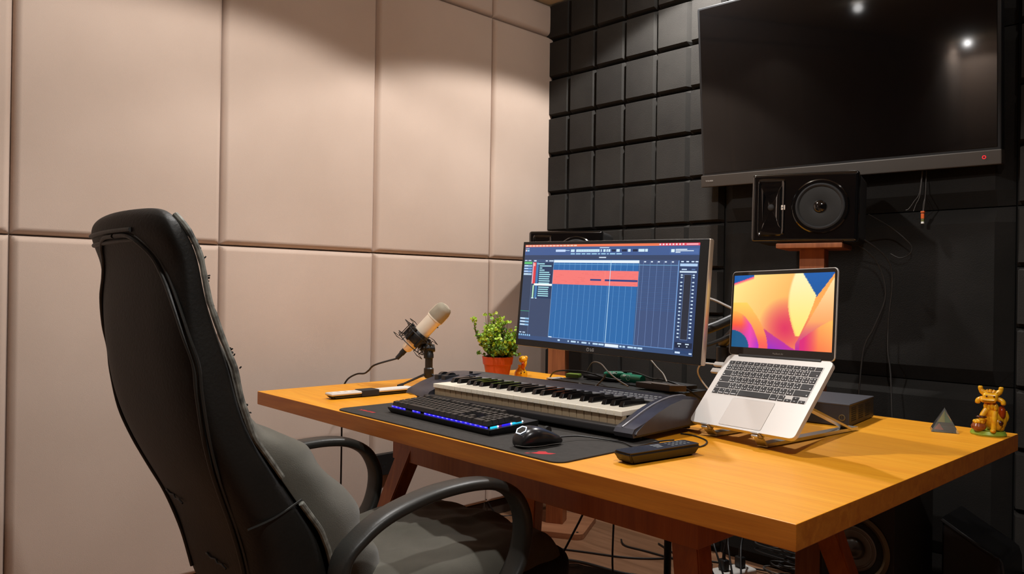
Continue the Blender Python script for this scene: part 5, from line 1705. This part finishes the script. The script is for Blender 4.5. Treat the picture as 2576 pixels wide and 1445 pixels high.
b = MB(); b.box((-0.0045, -0.004, -0.001), (0.0045, 0.004, 0.006), 0.001); obj('white_tip', b, M_white, hc)
b = MB(); b.tube([(0, 0, 0.042), (0.002, 0, 0.07), (0.006, 0.005, 0.1), (0.004, 0.02, 0.2)], 0.0011, 6); b.tube([(0.002, 0, 0.042), (0.006, 0.002, 0.09), (0.004, 0.02, 0.2)], 0.0011, 6); obj('wires', b, M_cable2, hc)
cable('hanging_wire', [(1.82, -0.06, 1.54), (1.815, -0.07, 1.45), (1.80, -0.075, 1.42), (1.785, -0.08, 1.395), (1.775, -0.08, 1.39)], 0.001, M_cable2, 'thin grey wire curling left above the orange plug')
cable('hanging_wire', [(1.823, -0.06, 1.54), (1.818, -0.075, 1.44), (1.808, -0.08, 1.41), (1.80, -0.08, 1.385)], 0.001, M_cable2, 'thin grey wire just left of the orange plug')
M_dc = mat('charcoal_cable', (48, 46, 44), 0.6)
cable('speaker_cable', [(1.62, -0.21, 1.30), (1.69, -0.12, 1.22), (1.72, -0.10, 1.10), (1.685, -0.11, 0.98), (1.655, -0.12, 0.90), (1.65, -0.15, 0.7), (1.64, -0.18, 0.3), (1.60, -0.15, 0.01)], 0.0028, M_dc, 'dark cable hanging from the speaker below the television down past the laptop')
cable('speaker_cable', [(1.66, -0.19, 1.30), (1.735, -0.10, 1.2), (1.73, -0.10, 1.0), (1.73, -0.10, 0.9), (1.74, -0.10, 0.82), (1.76, -0.12, 0.6), (1.78, -0.1, 0.57)], 0.0028, M_dc, 'dark cable hanging nearly straight down the foam wall right of the laptop')
cable('speaker_cable', [(1.70, -0.21, 1.37), (1.74, -0.12, 1.33), (1.78, -0.10, 1.29), (1.80, -0.09, 1.26), (1.79, -0.09, 1.235), (1.76, -0.09, 1.225), (1.73, -0.09, 1.24)], 0.002, M_dc, 'thin dark cable loop hanging behind the right end of the speaker')

# ================================================================ POWER STRIP AND FLOOR CABLES
psx, psy = 1.205, -0.33
ps = thing('power_strip', 'white power strip on the floor among the tangled cables under the desk', 'power strip', (psx, psy, 0), math.radians(-18))
b = MB(); b.box((-0.04, -0.17, 0), (0.04, 0.17, 0.045), 0.008, seg=3); obj('case', b, M_white, ps)
M_out = mat('grey_outlet', (150, 146, 140), 0.5)
for i in range(4):
    b = MB(); b.cyl((0, -0.12 + i * 0.08, 0.0452), (0, -0.12 + i * 0.08, 0.0458), 0.019, seg=20); obj('outlet', b, M_out, ps)
pp = None
PT = Matrix.Translation((psx, psy, 0)) @ Matrix.Rotation(math.radians(-18), 4, 'Z')
labs = ['nearest', 'second', 'third', 'farthest']
for i in range(4):
    y = -0.12 + i * 0.08
    b = MB()
    b.box((-0.018, y - 0.014, 0.0462), (0.018, y + 0.014, 0.088), 0.006, T=PT); b.cyl(tuple(PT @ Vector((0, y, 0.085))), tuple(PT @ Vector((0.0, y, 0.118))), 0.0075, 0.005, seg=14)
    top = PT @ Vector((0, y, 0.116))
    e = Vector((1.33 + 0.012 * i, -0.46 + 0.012 * i, 0.008))
    b.tube([tuple(top), tuple(top + Vector((0.01, 0.01, 0.06))), tuple(top.lerp(e, 0.35) + Vector((0, 0.0, 0.07))), tuple(top.lerp(e, 0.8) + Vector((0, 0, 0.02))), tuple(e)], 0.0036, 8)
    solo('power_plug', b, M_black, 'black plug and cord in the %s socket of the white power strip' % labs[i], 'plug', 'plugs in the power strip', ang=50)
random.seed(9)
for k in range(11):
    cx_, cy_, cz_ = 1.46 + random.uniform(-0.05, 0.04), -0.15 + random.uniform(-0.02, 0.02), 0.034 + 0.0135 * k
    rx_, ry_ = random.uniform(0.10, 0.16), random.uniform(0.045, 0.075)
    ph = random.uniform(0, 6)
    tilt = random.uniform(-0.12, 0.12)
    pts = []
    for i in range(14):
        a_ = 2 * PI * i / 14
        pts.append((cx_ + rx_ * math.cos(a_), min(-0.07, cy_ + ry_ * math.sin(a_)), max(0.006, cz_ + 0.0022 * math.sin(2 * a_ + ph) + 0.04 * rx_ * math.cos(a_))))
    b = MB(); b.tube(pts, random.choice([0.0032, 0.004, 0.0026]), 8, sub=4, closed=True)
    nm = ['lowest', 'second lowest', 'third', 'fourth', 'fifth', 'sixth', 'seventh', 'eighth', 'ninth', 'tenth', 'topmost'][k]
    solo('cable_coil', b, random.choice([M_cable, M_cable, M_dc, M_cable2]), '%s loop of the dark cable pile beside the power strip' % nm, 'cable', 'coiled cables under the desk', ang=60)
FC = [
    ([(0.47, -0.80, .006), (0.58, -0.64, .006), (0.72, -0.55, .007), (0.90, -0.52, .006), (1.02, -0.47, .006), (1.10, -0.50, .007), (1.18, -0.60, .006)], 0.0052, 'thick black cable snaking across the floor in front of the wide base plate'),
    ([(0.50, -0.52, .005), (0.66, -0.44, .005), (0.82, -0.36, .005), (0.92, -0.26, .005), (0.98, -0.14, .005)], 0.0036, 'black cable curving from the wide base plate towards the foam wall'),
    ([(0.66, -0.20, .005), (0.72, -0.25, .005), (0.82, -0.24, .005), (0.94, -0.23, .005), (1.08, -0.20, .005)], 0.0036, 'short black cable bending on the floor beside the foam wall'),
    ([(0.05, -0.62, .005), (0.14, -0.50, .005), (0.18, -0.36, .005), (0.14, -0.24, .005), (0.20, -0.10, .005)], 0.0045, 'black cable on the floor beside the beige wall'),
    ([(0.02, -0.42, .09), (0.05, -0.36, .006), (0.12, -0.22, .005), (0.24, -0.085, .005)], 0.0038, 'black cable crossing behind the wide base plate into the room corner'),
    ([(0.80, -0.12, .005), (0.96, -0.18, .005), (1.12, -0.12, .005), (1.3, -0.085, .012)], 0.0036, 'dark cable lying along the foot of the foam wall'),
]
for pts, r, lab in FC: cable('floor_cable', pts, r, M_cable, lab)
cable('hanging_cable', [(0.86, -0.60, DZ - 0.05), (0.865, -0.61, 0.5), (0.855, -0.66, 0.3), (0.84, -0.74, 0.17), (0.80, -0.78, 0.06), (0.78, -0.8, 0.006)], 0.0042, M_cable, 'black cable hanging under the desk, slanting left to the floor')
cable('hanging_cable', [(0.93, -0.60, DZ - 0.05), (0.94, -0.60, 0.5), (0.95, -0.62, 0.3), (0.96, -0.64, 0.1), (0.97, -0.64, 0.006)], 0.0038, M_cable, 'black cable hanging under the desk, nearly straight to the floor')
